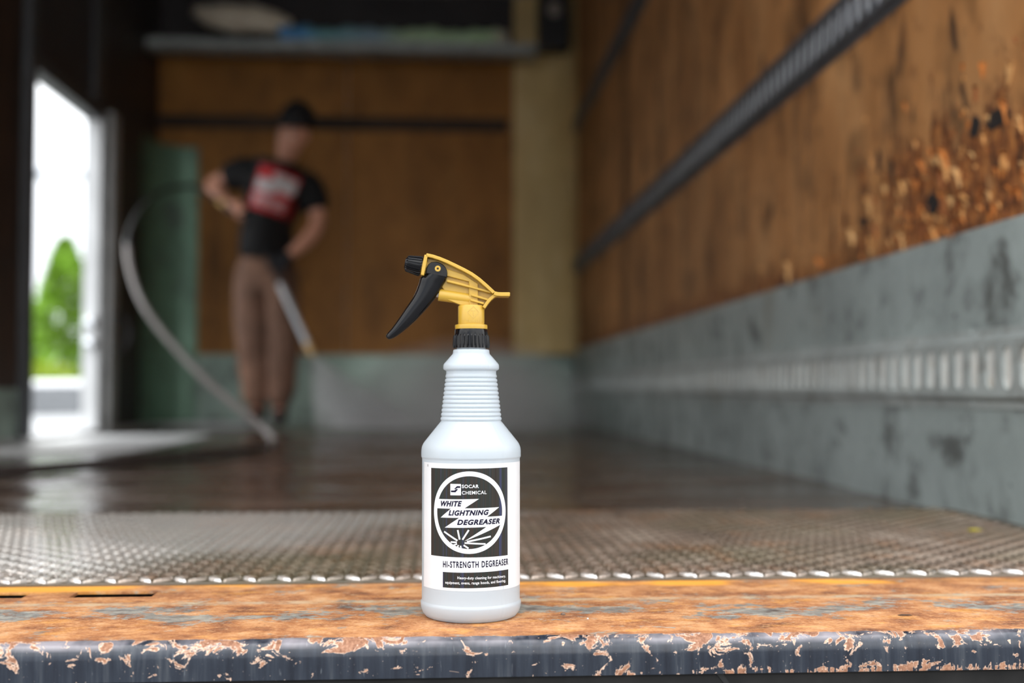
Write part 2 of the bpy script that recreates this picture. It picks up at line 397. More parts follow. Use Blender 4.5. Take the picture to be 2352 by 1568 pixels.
# ---- floor: tread plate and wet deck
TP_END = 1.955; TZ = .0035
deck_mb = MB()
nx, ny = 60, 110
vv = []
for j in range(ny + 1):
    y = TP_END - .03 + (YB + .02 - TP_END + .03) * j / ny
    for i in range(nx + 1):
        x = XL - .02 + (XR + .04 - XL) * i / nx
        h = .006 * (noise.noise(Vector((x * 1.3, y * .9, 3.1))) ) + .003 * noise.noise(Vector((x * 4, y * 3, 1)))
        sg_ = max(0, min(1, (-.95 - x) / .35)) * max(0, min(1, (y - 3.2) / 1.5)); sg_ = sg_ * sg_ * (3 - 2 * sg_)
        vv.append((x, y, -.006 + h * min(1, (y - TP_END + .03) * 2) - .036 * sg_))
deck_mb.add(vv, [(j * (nx + 1) + i, j * (nx + 1) + i + 1, (j + 1) * (nx + 1) + i + 1, (j + 1) * (nx + 1) + i) for j in range(ny) for i in range(nx)])
deck = deck_mb.build('floor', M['deck'], None, 60); struct(deck, 'dark wet floor of the truck box')
plate = MB().box(XL, XR, Y0, TP_END, -.006, TZ).build('floor_tread_plate', M['tread'], None, None, .0015); struct(plate, 'diamond tread steel plate at the rear of the floor')

def lug_mesh():
    """pointed raised bar: two rings and a ridge"""
    L, Wd, H = .0118, .0034, .0034; v = []; k = 10
    for s_, z in ((1.0, 0), (.86, H * .75), (.66, H)):
        for i in range(k):
            t = 2 * PI * i / k; c = math.cos(t); sn = math.sin(t)
            v.append((c * L * s_, sn * abs(sn) ** .3 * Wd * s_, z))
    f = [(q * k + i, q * k + (i + 1) % k, q * k + (i + 1) % k + k, q * k + i + k) for q in range(2) for i in range(k)] + [tuple(range(2 * k, 3 * k))]
    m = MB().add(v, f); return m
LM = lug_mesh(); lug_me = LM.mesh('tread_lug'); lug_me.materials.append(M['lug'])
p_ = .0181; lugs = []
i0 = int((XR - XL - .03) / p_); j0 = int((TP_END - Y0 - .01) / p_)
for j in range(j0 + 1):
    for i in range(i0):
        lugs.append((XL + .02 + i * p_, Y0 + .009 + j * p_, (45 if (i + j) % 2 else -45)))
def seen(x, y):
    t = math.atan2(x, y) - math.radians(3.518); return abs(math.tan(t)) < .44 and not (abs(x / y - .0267) < .036)
near = [l for l in lugs if seen(l[0], l[1])][:300]; ns = set(near)
lug_hi = lug_me.copy(); lug_hi.materials[0] = plain('lit_lug', (.80, .77, .74), .22, .6, .25, 90)  # highlight painted as paler metal on front lugs turned one way
for x, y, a in near:
    o = bpy.data.objects.new('tread_lug', lug_hi if a < 0 and y < Y0 + .012 else lug_me); COL.objects.link(o); o.parent = plate
    o.location = (x, y, TZ - .0002); o.rotation_euler = (0, 0, math.radians(a + random.uniform(-3, 3)))
rest = MB()
for l in lugs:
    if l in ns: continue
    c, s_ = math.cos(math.radians(l[2])), math.sin(math.radians(l[2]))
    rest.add([(l[0] + c * q[0] - s_ * q[1], l[1] + s_ * q[0] + c * q[1], TZ - .0002 + q[2]) for q in LM.v], LM.f)
ro = rest.build('tread_lugs', M['lug'], plate); ro['kind'] = 'stuff'

lit_patch = MB().box(XL + .001, -1.16, 4.72, 6.2, -.05, -.027).build('door_light_patch', M['alu_white'], deck, None, .002)  # added pale sheet: daylight on the floor put in as colour
lit_patch['label'] = 'pale sheet added on the floor as daylight from the side door'

# ---- right wall: plywood sheets over a galvanised kick plate
wr = MB().box(XR + .014, XR + .09, Y0, YB + .08, -.3, ZC + .08).build('wall_right', M['truck_white']); struct(wr, 'plywood lined right wall of the truck box')
seams = [Y0, 2.80, 4.14, 5.47, 6.72, YB]
for k in range(5):
    MB().box(XR, XR + .013, seams[k] + .002, seams[k + 1] - .002, .44, ZC).build('plywood_sheet', M['ply_right'], wr, None, .0015)
kp = MB().box(XR - .003, XR + .010, Y0, YB - .002, -.006, .4665).build('kick_plate', M['kick'], wr, None, .001); kp['label'] = 'mottled galvanised kick plate'
# splintered wood near the opening
def splinter_mesh(k):
    rnd = random.Random(k); L = .5; v = []; n = 5
    for i in range(n + 1):
        t = i / n; wd = .5 * (math.sin(PI * min(1, t * 1.15 + .08)) ** .6) * (.75 + .5 * rnd.random()) * .32
        lift = .10 + .12 * t * rnd.random() + (.25 * t * t if k % 2 else .05)
        z = -L + t * 2 * L; of = rnd.uniform(-.06, .06)
        v += [(0, of - wd, z), (0, of + wd, z), (-lift, of + wd * .7, z), (-lift, of - wd * .7, z)]
    f = [(i * 4 + a, i * 4 + (a + 1) % 4, i * 4 + 4 + (a + 1) % 4, i * 4 + 4 + a) for i in range(n) for a in range(4)] + [(3, 2, 1, 0), (n * 4, n * 4 + 1, n * 4 + 2, n * 4 + 3)]
    return MB().add(v, f).mesh('splinter')
spl = []
for k in range(8):
    me = splinter_mesh(k); me.materials.append(M['splint'][k % 4]); spl.append(me)
rs = random.Random(3); cnt = 0
while cnt < 210:
    y = Y0 + .25 + abs(rs.gauss(0, .60)); z = .475 + abs(rs.gauss(0, .10))
    if y > 3.3 or z > .80 or (y > 2.4 and z > .54 + rs.random() * .05): continue
    cnt += 1; big = rs.random() < .16
    o = bpy.data.objects.new('splinter', spl[rs.randrange(8)]); COL.objects.link(o); o.parent = wr
    o.location = (XR, y, z); h = rs.uniform(.022, .04) if big else rs.uniform(.006, .020); wd = h * rs.uniform(.22, .6)
    o.scale = (.035 if big else .02, wd, h); o.rotation_euler = (rs.gauss(0, .45), 0, 0)
for (y, z, a, b) in ((2.02, .534, .030, .026), (1.77, .630, .05, .018), (1.85, .632, .025, .02), (2.36, .55, .03, .012), (2.2, .62, .014, .035), (2.27, .66, .012, .03)):
    m = MB(); k = 11
    ring = [(XR - .0012, y + math.cos(2 * PI * i / k) * a * rs.uniform(.6, 1.1), z + math.sin(2 * PI * i / k) * b * rs.uniform(.6, 1.1)) for i in range(k)]
    m.add(ring + [(XR + .004, p[1], p[2]) for p in ring], [tuple(range(k))] + [(i, (i + 1) % k, (i + 1) % k + k, i + k) for i in range(k)])
    m.build('gouge', M['gouge'], wr)

# ---- slotted cargo rails on the right wall
def cell(pitch, fh, sw, sh, depth):
    """slotted face cell in y,z (x toward the room is negative)"""
    pts = []; n = 8; r = sw / 2
    for i in range(n + 1): t = PI * i / n; pts.append((r * math.cos(t), sh / 2 - r + r * math.sin(t)))
    for i in range(n + 1): t = PI + PI * i / n; pts.append((r * math.cos(t), -sh / 2 + r + r * math.sin(t)))
    outer = []
    for (y, z) in pts:
        k = min(pitch / 2 / max(1e-6, abs(y)), fh / 2 / max(1e-6, abs(z)))
        outer.append((y * k, z * k))
    c = [(pitch / 2, fh / 2), (-pitch / 2, fh / 2), (-pitch / 2, -fh / 2), (pitch / 2, -fh / 2)]
    # snap nearest outer sample to each corner
    for q in c:
        j = min(range(len(outer)), key=lambda i: (outer[i][0] - q[0]) ** 2 + (outer[i][1] - q[1]) ** 2); outer[j] = q
    k = len(pts)
    v = [(0, *p) for p in outer] + [(0, *p) for p in pts] + [(.0012, p[0] * .93, p[1] * .98) for p in pts] + [(depth, p[0] * .93, p[1] * .98) for p in pts]
    f = [(a * k + i, a * k + (i + 1) % k, (a + 1) * k + (i + 1) % k, (a + 1) * k + i) for a in range(3) for i in range(k)]
    return v, f
def rail(zc, label, y_first, mf, mb_, name='cargo_rail', y_last=YB - .03, slots=True, fh=.089, hh=.0635, rise=.013):
    root = empty(name, (XR - .003 if zc < .5 else XR, 0, zc)); tag(root, label, 'cargo rail', 'slotted cargo rails along the right wall')
    pitch = .0555; y = y_first; fv, ff = cell(pitch, fh, .028, .066, .0036); m = MB(); ys = []
    while y < y_last:
        m.add([(q[0] - rise, q[1] + y, q[2]) for q in fv], ff); ys.append(y); y += pitch
    ya, yb = ys[0] - pitch / 2, ys[-1] + pitch / 2
    m.build('slotted_face', mf, root, 35)
    MB().box(-rise + .0035, 0, ya, yb, -hh + .02, hh - .02).build('backing_strip', mb_, root)
    for sg in (1, -1):
        a, b, c_ = fh / 2 * sg, (fh / 2 + .008) * sg, hh * sg
        MB().add([(-rise, ya, a), (-rise, yb, a), (-.003, yb, b), (-.003, ya, b), (-.003, yb, c_), (-.003, ya, c_), (0, yb, c_), (0, ya, c_)],
                 [(0, 1, 2, 3), (3, 2, 4, 5), (5, 4, 6, 7)]).build('flange', mf, root)
    for q in ys[2::8]:
        for sg in (1, -1):
            m2 = MB().cyl((0, q + pitch / 2, sg * (hh - .006)), (-.006, q + pitch / 2, sg * (hh - .006)), .005, .0035, 10); m2.build('rivet', mf, root, 40)
    return root
rail(.239, 'lowest slotted galvanised cargo rail, set on the grey kick plate', 1.7238 - 8 * .0555, M['rail'], M['rail_back'])
rail(.995, 'middle slotted dark cargo rail with pale slots on the worn plywood', 1.732 - 8 * .0555, M['rail_dark'], M['rail_slot'])
rail(1.90, 'topmost dark cargo rail high on the plywood wall', 1.75 - 8 * .0555, M['rail_dark'], M['rail_dark'])

# ---- back wall
wb = MB().box(XL - .08, XR + .09, YB + .014, YB + .09, -.3, ZC + .08).build('wall_back', M['truck_white']); struct(wb, 'plywood lined front bulkhead at the far end of the box')
for (x0, x1) in ((XL, -.62), (-.616, .60), (.604, XR)):
    for (z0, z1) in ((.40, 1.965), (1.97, 2.46)):
        MB().box(x0, x1, YB, YB + .013, z0, z1).build('plywood_sheet', M['ply_back'], wb, None, .0015)
MB().box(XL, XR, YB, YB + .013, 2.464, ZC).build('black_panel', M['black_wall'], wb, None, .0015)
MB().box(XL, XR, YB - .003, YB + .012, -.006, .437).build('kick_plate', M['kick_back'], wb, None, .001)
# corner linings (curved)
def corner(xc, sg, wx, wy, z0, z1, mat, name, label):
    pts = []; n = 8
    rr = min(wx, wy) * .9
    pts.append((xc - sg * wx, YB - .006)); 
    for i in range(n + 1):
        t = PI / 2 * i / n; pts.append((xc - sg * rr * (1 - math.sin(t)) - sg * .006, YB - .006 - rr * (1 - math.cos(t))))
    pts.append((xc - sg * .006, YB - wy))
    m = MB(); k = len(pts)
    v = [(x, y, z) for z in (z0, z1) for x, y in pts]
    back = [(x + sg * .0035, y + .0035) for x, y in pts]; v += [(x, y, z) for z in (z0, z1) for x, y in back]
    f = []
    for i in range(k - 1):
        f += [(i, i + 1, k + i + 1, k + i), (2 * k + i, 3 * k + i, 3 * k + i + 1, 2 * k + i + 1), (k + i, k + i + 1, 3 * k + i + 1, 3 * k + i), (i, 2 * k + i, 2 * k + i + 1, i + 1)]
    m.add(v, f); o = m.build(name, mat, None, 40); return struct(o, label)
corner(XR, 1, .38, .45, .437, ZC, M['tan'], 'trim_1', 'tall tan corner lining beside the right plywood wall')
corner(XL, -1, .265, .42, -.006, 1.80, M['green'], 'trim_2', 'green grey metal corner lining behind the worker')

# ---- left wall with side door
DY0, DY1, DZ = 5.38, 6.50, 1.69
wl = MB()
wl.box(XL - .08, XL - .012, Y0, DY0, -.3, ZC + .08); wl.box(XL - .08, XL - .012, DY1, YB + .08, -.3, ZC + .08)
wl.box(XL - .08, XL - .012, DY0, DY1, DZ, ZC + .08); wl.box(XL - .08, XL - .012, DY0, DY1, -.3, -.03)
wlo = wl.build('wall_left', M['truck_white']); struct(wlo, 'dark lined left wall of the truck box with the side door opening')
for (a, b) in ((Y0, 2.6), (2.604, 3.95), (3.954, DY0 - .001)):
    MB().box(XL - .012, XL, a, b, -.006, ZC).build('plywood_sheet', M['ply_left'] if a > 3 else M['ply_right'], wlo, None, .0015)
MB().box(XL, XL + .003, Y0, 5.28, -.006, .21).build('kick_plate', M['kick_back'], wlo, None, .0008)
MB().box(XL - .012, XL, DY1 + .001, YB, -.006, ZC).build('black_panel', M['black_wall'], wlo, None, .0015)
MB().box(XL - .012, XL, DY0, DY1, DZ + .001, ZC).build('black_panel', M['black_wall'], wlo, None, .0015)
door = empty('door_1', (XL, (DY0 + DY1) / 2, 0)); struct(door, 'open side doorway in the left wall')
def dpart(m, name, mat, **k): return m.build(name, mat, door, k.get('smooth'), k.get('bevel', .002), xf=Matrix.Translation(-door.location))
dpart(MB().box(XL - .001, XL + .035, 5.285, 5.379, -.006, ZC - .002), 'jamb', M['alu_dark'])
dpart(MB().box(XL - .001, XL + .035, 6.60, 6.74, -.05, 1.75), 'jamb', M['alu_mid'])
dpart(MB().box(XL - .001, XL + .03, 6.30, 6.46, DZ + .07, ZC - .002), 'jamb', M['alu_dark'])
dpart(MB().box(XL - .082, XL + .002, DY1 - .012, DY1 + .03, -.03, DZ), 'reveal', M['alu_white'])
dpart(MB().box(XL - .082, XL + .002, DY0 - .0005, DY0 + .010, -.03, DZ), 'reveal', M['alu'])
dpart(MB().box(XL - .082, XL + .004, DY0, DY1, DZ - .012, DZ + .06), 'door_header', M['alu_dark'])
dpart(MB().box(XL - .10, XL + .004, DY0, DY1, -.04, -.008), 'threshold', M['alu_white'])
lt = dpart(MB().box(XL - .07, XL - .01, DY1 - .02, DY1 - .011, .40, .62), 'latch', M['alu_white'])
for z in (.455, .565):
    m = MB().lathe([(.034, 0), (.034, .008), (.030, .016), (.018, .022)], 20)
    m.build('latch_knob', plain('polished_steel', (.85, .88, .92), .2, .9), lt, 40, xf=Matrix.Translation(Vector((XL - .04, DY1 - .02, z)) - door.location) @ Matrix.Rotation(PI / 2, 4, 'X'))
hp = spline([(XL + .034, 6.67, .62), (XL + .075, 6.73, .61), (XL + .095, 6.77, .52), (XL + .075, 6.73, .43), (XL + .034, 6.67, .42)], 6)
dpart(MB().tube(hp, .012, 10), 'grab_handle', M['alu_dark'], smooth=60, bevel=0)

# ---- ceiling
ce = MB().box(XL - .08, XR + .09, Y0, YB + .09, ZC, ZC + .08).build('ceiling', M['ceiling']); struct(ce, 'grey ceiling of the truck box')

# ================================================================== THINGS HIGH AT THE BULKHEAD
br = MB()
br.box(XL + .002, .62, 7.44, 7.60, 2.355, 2.365); br.box(XL + .002, .62, 7.44, 7.449, 2.355, 2.425); br.box(XL + .002, .62, 7.591, 7.60, 2.355, 2.425)
bo = br.build('overhead_shelf_channel', M['rail'], None, None, .002)
tag(bo, 'long galvanised channel running across the bulkhead under the ceiling', 'channel')
def m_roll():
    n = N('tarp_strip'); X, Y, Z = n.xyz()
    c = n.ramp(n.rng(X, -1.05, .45), [(0, (.12, .42, .85)), (.10, (.12, .40, .80)), (.2, (.20, .50, .54)), (.42, (.32, .48, .60)), (.55, (.52, .72, .46)), (.9, (.55, .80, .48)), (1, (.62, .46, .42))])
    return n.done(n.bsdf(c, .35, 0, .5, n.bump(n.noise(14, 4, .6), .4, .02)))
rp = [(-1.03 + 1.46 * i / 40, 7.50 + .008 * math.sin(i * .9), 2.468 + .008 * math.sin(i * .55)) for i in range(41)]
ro_ = MB().tube(rp, [.055 + .008 * math.sin(i * 1.7) for i in range(41)], 16).build('rolled_tarp', m_roll(), None, 60)
tag(ro_, 'long rolled tarp, blue to green, lying in the overhead channel', 'tarp')
# crumpled cream cloth
b = bmesh.new(); bmesh.ops.create_icosphere(b, subdivisions=4, radius=1)
for v in b.verts:
    q = v.co.copy(); k = 1 + .28 * noise.noise(q * 2.1 + Vector((3, 1, 0))) + .14 * noise.noise(q * 5)
    v.co = Vector((q.x * .30 * k, q.y * .075, (q.z * .085 - .03 * q.x) * k))
    v.co.z = max(v.co.z, -.09)
me = bpy.data.meshes.new('cloth_bundle'); b.to_mesh(me); b.free()
clo = obj('cloth_bundle', me, plain('cream_cloth', (.88, .76, .60), .8, 0, .2, 8), None, 180); clo.location = (-1.27, 7.52, 2.575)
tag(clo, 'crumpled cream cloth bundle on the overhead channel', 'cloth')
lampb = empty('lamp_housing', (.73, 7.50, 2.40)); tag(lampb, 'small black lamp housing in the top corner by the tan lining', 'lamp')
MB().box(-.10, .10, -.06, .10, 0, .36).build('housing', plain('black_housing', (.008, .008, .009), .5), lampb, None, .012, 3)
MB().lathe([(.045, 0), (.045, .012), (.03, .022), (.012, .026)], 24).build('lens', plain('pale_lens', (.35, .31, .27), .3), lampb, 40, xf=Matrix.Translation((0, -.06, .25)) @ Matrix.Rotation(PI / 2, 4, 'X'))
MB().box(-.012, .012, .1, .29, .15, .2).build('bracket', M['alu_dark'], lampb)
bk = MB(); bk.box(XL + .002, .45, YB - .022, YB - .001, 1.925, 1.932); bk.box(XL + .002, .45, YB - .022, YB - .001, 2.008, 2.015); bk.box(XL + .002, .45, YB - .006, YB - .001, 1.932, 2.008)
bko = bk.build('bulkhead_rail', plain('brown_black_rail', (.05, .03, .018), .7, 0, .6, 2), None, None, .001); tag(bko, 'dark brown flat rail across the plywood bulkhead behind the head', 'rail')
# ================================================================== SPRAY BOTTLE
BX, BY = .0289, 1.082
bot = empty('spray_bottle', (BX, BY, 0))
tag(bot, 'white translucent spray bottle with yellow and black trigger on the rusty sill', 'spray bottle')
RB = .0447
def hz_(py):
    d = 1411.8 - py; return d / 2539.6 * (1 + 96 * d / 2539.6 ** 2)
def H(zx, zy):     # traced side-view sketch of the sprayer head -> metres
    return ((zx - 1340) * .16582 / 2511, hz_(560 + zy * .16582))
def body_profile():
    P = [(.030, .0004), (.0385, .0), (.0415, .0012), (.0440, .0045), (.0454, .0088), (.0457, .0120), (.0456, .0137), (.0449, .0147), (RB, .0156), (RB, .0255), (RB, .060), (RB, .1000), (RB, .1420), (.0449, .1434), (.0455, .1440), (.0456, .1450), (.0455, .1500), (.0451, .1530), (.0438, .1560), (.0425, .1580), (.0284, .1755)]
    z0, z1 = .1768, .2196
    nr = 11; pitch = (z1 - z0) / nr
    for k in range(nr):
        for q in range(5):
            t = (k + q / 5) / nr; base = .0281 + (.0232 - .0281) * t
            P.append((base - .0009 + .0011 * abs(math.sin(PI * q / 5)) ** .7, z0 + (z1 - z0) * t))
    P += [(.0229, .2200), (.0229, .2222), (.0236, .2228), (.0252, .2236), (.0256, .2246), (.0256, .2268), (.0253, .2284), (.0246, .2294), (.0171, .2380), (.0168, .2392), (.0167, .2408), (.0163, .2418), (.0152, .2422), (.0132, .2424), (.0132, .250)]
    return P
def m_hdpe():
    n = N('milky_plastic')
    f = n.noise(30, 2)
    c = n.mix(f, (.55, .60, .635), (.61, .66, .695))
    d = n.bsdf(c, .24, 0, .55)
    t = n.t.nodes.new('ShaderNodeBsdfTranslucent'); n.setv(t.inputs['Color'], (.80, .87, .92))
    mx = n.t.nodes.new('ShaderNodeMixShader'); mx.inputs[0].default_value = .38
    n.link(d, mx.inputs[1]); n.link(t.outputs[0], mx.inputs[2]); return n.done(mx.outputs[0])
NB = 180; seam_i = (int(round((270 + 39) / 2)), int(round((90 + 39) / 2)))
BP = body_profile()
bb = MB().lathe(BP, NB, lambda t, k, i: .00022 if i in seam_i and k > 2 and not .026 < BP[k][1] < .1425 else 0)
bb.build('bottle_body', m_hdpe(), bot, 42)

# ---- label, wrapped round the body
def on_body(s, z, off):       # label sheet millimetres -> bottle surface
    th = s / 1000 / RB; r = RB + off
    return (r * math.sin(th), -r * math.cos(th), z / 1000)
def wrap(verts, faces, off, name, mat, parent, step=1.6):
    b = bmesh.new(); vs = [b.verts.new((x, z, 0)) for x, z in verts]
    for f in faces:
        try: b.faces.new([vs[i] for i in f])
        except ValueError: pass
    s0 = min(v[0] for v in verts); s1 = max(v[0] for v in verts); s = math.ceil(s0 / step) * step
    while s < s1:
        bmesh.ops.bisect_plane(b, geom=b.verts[:] + b.edges[:] + b.faces[:], dist=1e-5, plane_co=(s, 0, 0), plane_no=(1, 0, 0)); s += step
    for v in b.verts: v.co = Vector(on_body(v.co.x, v.co.y, off))
    bmesh.ops.recalc_face_normals(b, faces=b.faces)
    for f in b.faces:
        c = f.calc_center_median()
        if f.normal.x * c.x + f.normal.y * c.y < 0: f.normal_flip()
        f.smooth = True
    me = bpy.data.meshes.new(name); b.to_mesh(me); b.free()
    return obj(name, me, mat, parent)
def poly(pts, off, name, mat, parent): return wrap(pts, [tuple(range(len(pts)))], off, name, mat, parent)
white = plain('label_paper', (.66, .665, .675), .45, 0, .02, 20)
def m_ink(name='label_black'):
    n = N(name); o = n.co.outputs['Object']
    a = n.noise(1.0, 3, .6, n.mapped((330, 330, 2.5), o))
    c = n.ramp(a, [(.30, (.010, .008, .007)), (.42, (.034, .024, .019)), (.50, (.022, .021, .018)), (.56, (.016, .025, .020)), (.62, (.032, .028, .036)), (.70, (.03, .04, .10))])
    return n.done(n.bsdf(c, .42, 0, .2))
ink = m_ink(); inkt = plain('letter_ink', (.010, .008, .024), .5, 0, .2, 300, .15)
lab = wrap([(-56.3, 28.9), (64.5, 28.9), (64.5, 140.2), (-56.3, 140.2)], [(0, 1, 2, 3)], .00012, 'label', white, bot)
lab['label'] = 'white paper label with black print'
poly([(-41.7, 58.4), (35.2, 58.4), (34.8, 136.2), (-42.0, 135.6)], .00022, 'label_panel', ink, lab)
poly([(-27.3, 31.4), (36.0, 32.0), (36.0, 45.8), (-27.3, 44.9)], .00022, 'label_panel', ink, lab)
CX, CZ, RO, RI = -2.7, 97.5, 36.0, 31.8
k = 72; ringv = [(CX + r * .975 * math.cos(2 * PI * i / k), CZ + r * math.sin(2 * PI * i / k)) for r in (RO, RI) for i in range(k)]
wrap(ringv, [(i, (i + 1) % k, (i + 1) % k + k, i + k) for i in range(k)], .00030, 'label_ring', white, lab)
def wpoly(pts, name='label_art', mat=white, off=.00031): return poly(pts, off, name, mat, lab)
wpoly([(-33.5, 108.6), (5.8, 109.4), (-6.9, 101.2), (25.0, 101.5), (13.1, 93.6), (28.5, 93.7), (28.0, 86.6), (-7.1, 72.4), (12.4, 84.7), (-25.3, 83.8), (-11.6, 92.8), (-29.7, 92.4), (-19.4, 100.6), (-34.6, 100.3)], 'lightning_bolt')
for a, c, wd in (((-25.9, 80.3), (-13.1, 72.9), 1.5), ((-12.9, 82.2), (-11.1, 73.9), 1.5), ((-3.1, 82.3), (-8.6, 73.8), 1.5), ((16.6, 76.3), (-4.7, 72.1), 1.5), ((11.7, 69.9), (-6.8, 71.0), 1.4), ((-3.3, 66.3), (-7.6, 69.1), 1.4), ((-9.8, 66.7), (-10.4, 68.5), 1.3), ((-13.2, 67.2), (-12.1, 69.0), 1.3), ((-16.8, 68.7), (-13.5, 70.1), 1.3), ((-19.4, 71.5), (-13.7, 71.4), 1.4)):
    A = Vector(a); B = Vector(c); d = (B - A).normalized(); q = Vector((-d.y, d.x)) * wd / 2
    wpoly([tuple(A + q), tuple(A - q), tuple(B - q), tuple(B + q)], 'spark_ray')
wpoly([(-19.8, 112.4), (-10.0, 112.5), (-10.0, 122.4), (-19.8, 122.4)], 'logo_square')
for pts in ([(-16.4, 117.8), (-13.5, 120.6), (-10.6, 120.5), (-10.6, 119.0), (-13.1, 119.0), (-14.6, 118.0)], [(-19.2, 116.6), (-15.9, 116.7), (-14.6, 117.9), (-12.5, 117.9), (-14.9, 115.1), (-19.2, 115.1)]):
    wpoly(pts, 'logo_mark', inkt, .00040)

def text_geo(txt, shear=0.0, bold=0.0, spacing=1.0):
    cu = bpy.data.curves.new('t', 'FONT'); cu.body = txt; cu.shear = shear; cu.offset = bold; cu.space_character = spacing
    cu.resolution_u = 4; cu.fill_mode = 'FRONT'
    o = bpy.data.objects.new('t', cu); COL.objects.link(o)
    dg = bpy.context.evaluated_depsgraph_get(); dg.update(); me = bpy.data.meshes.new_from_object(o.evaluated_get(dg))
    v = [tuple(q.co) for q in me.vertices]; f = [tuple(p.vertices) for p in me.polygons]
    bpy.data.objects.remove(o); bpy.data.curves.remove(cu); bpy.data.meshes.remove(me); return v, f
def fit(v, x0, x1, z0, z1, tilt=0.0):
    a0 = min(q[0] for q in v); a1 = max(q[0] for q in v); b0 = min(q[1] for q in v); b1 = max(q[1] for q in v)
    return [(x0 + (q[0] - a0) / (a1 - a0) * (x1 - x0), z0 + (q[1] - b0) / (b1 - b0) * (z1 - z0) + tilt * (q[0] - a0) / (a1 - a0)) for q in v]
def letters(txt, x0, x1, z0, z1, mat, tilt=0.0, shear=0.0, bold=0.0, off=.00042, spacing=1.0):
    v, f = text_geo(txt, shear, bold, spacing)
    return wrap(fit(v, x0, x1, z0, z1, tilt), f, off, 'lettering', mat, lab)
letters('SOCAR', -9.2, 5.6, 118.8, 121.9, white, .1, 0, .026, spacing=1.1)
letters('CHEMICAL', -9.2, 12.6, 113.2, 116.3, white, .3, 0, .014, spacing=1.08)
letters('WHITE', -29.5, -9.0, 102.2, 107.1, inkt, .6, .28, .048, spacing=1.13)
letters('LIGHTNING', -21.6, 14.8, 94.5, 99.3, inkt, .6, .28, .048, spacing=1.14)
letters('DEGREASER', -13.5, 25.6, 86.5, 91.3, inkt, .5, .28, .048, spacing=1.14)
letters('HI-STRENGTH DEGREASER', -27.0, 35.8, 48.9, 54.6, inkt, 1.0, 0, .024, spacing=1.2)
letters('Heavy-duty cleaning for machinery,', -13.1, 32.3, 38.7, 41.8, white, -.2, 0, .022, spacing=1.08)
letters('equipment, ovens, range hoods, and flooring.', -24.6, 32.5, 34.1, 37.3, white, .3, 0, .022, spacing=1.08)
MB().add([on_body(-47.8 + dx, z, .0003) for dx, z in ((0, 136.4), (.5, 136.4), (.5, 138.6), (0, 138.6))], [(0, 1, 2, 3)]).build('print_mark', inkt, lab)

# ---- collar
blk = plain('black_gloss_plastic', (.004, .004, .005), .12, 0, .2, 40, .24)
yel = plain('yellow_plastic', (.50, .30, .034), .34, 0, .04, 40)
c0 = hz_(799); c1 = hz_(788); c2 = hz_(768); c3 = hz_(755)
NR = 28
def ribf(t, k, i):
    return .0011 * max(0, math.cos(t * NR)) ** .6 if k in (2, 3) else 0
MB().lathe([(.0145, c0), (.0166, c0), (.01605, c0 + .0028), (.0155, c2 - .0015), (.0153, c2), (.0152, c3 - .001), (.0146, c3), (.006, c3)], NR * 8, ribf).build('collar', blk, bot, 30)

# ---- sprayer head
head = MB()
rim = [H(660, 450), H(672, 380), H(690, 290), H(712, 172)]
topc = [H(*q) for q in ((712, 172), (800, 190), (900, 222), (1000, 262), (1120, 318), (1240, 376), (1340, 430), (1440, 500), (1540, 585), (1650, 685))]
tail = [H(*q) for q in ((1650, 690), (1690, 702), (1740, 706), (1800, 706), (1872, 706))]
brace = [H(*q) for q in ((1700, 706), (1650, 728), (1600, 770), (1560, 818), (1530, 862), (1508, 892))]
head.strip(rim, .0031, -.0105, .0105); head.strip([tuple(q)[:2] for q in topc], .0031, -.0105, .0105)
head.strip(tail, .0036, -.0105, .0105); head.strip(brace, .0030, -.0085, .0085)
web = [H(*q) for q in ((690, 420), (715, 200), (900, 235), (1120, 330), (1340, 442), (1540, 600), (1650, 700), (1580, 785), (1520, 862), (1300, 850), (1000, 700), (900, 560))]
head.prism(web, -.0022, .0022)
tubep = [H(*q) for q in ((720, 275), (1000, 352), (1228, 428), (1432, 556), (1432, 862), (1305, 862), (1305, 528), (1000, 452), (715, 395))]
head.prism(tubep, -.0052, .0052)
for ln in (((1000, 522), (1300, 596), (1610, 676)), ((1335, 712), (1568, 778)), ((1325, 782), (1515, 832))):
    head.strip([H(*q) for q in ln], .0020, -.0075, .0075)
A = H(885, 705); B = H(1338, 768)
head.cyl((A[0], 0, A[1]), (B[0], 0, B[1]), .0058, .0054, 12)
head.prism([H(*q) for q in ((990, 770), (1320, 800), (1430, 852), (1190, 852))], -.0045, .0045)
sh = head.build('shroud', yel, bot, 35, .0005, 2)
sh['label'] = 'yellow trigger shroud'
nk = MB().lathe([(.0119, hz_(745)), (.0121, hz_(740)), (.0121, hz_(704)), (.0114, hz_(701.5)), (.004, hz_(701))], 64)
nk.build('neck', yel, bot, 35)
MB().lathe([(.0140, hz_(757)), (.0148, hz_(755.5)), (.0150, hz_(750)), (.0147, hz_(746)), (.0122, hz_(744.5))], 64).build('neck_ring', yel, bot, 35)
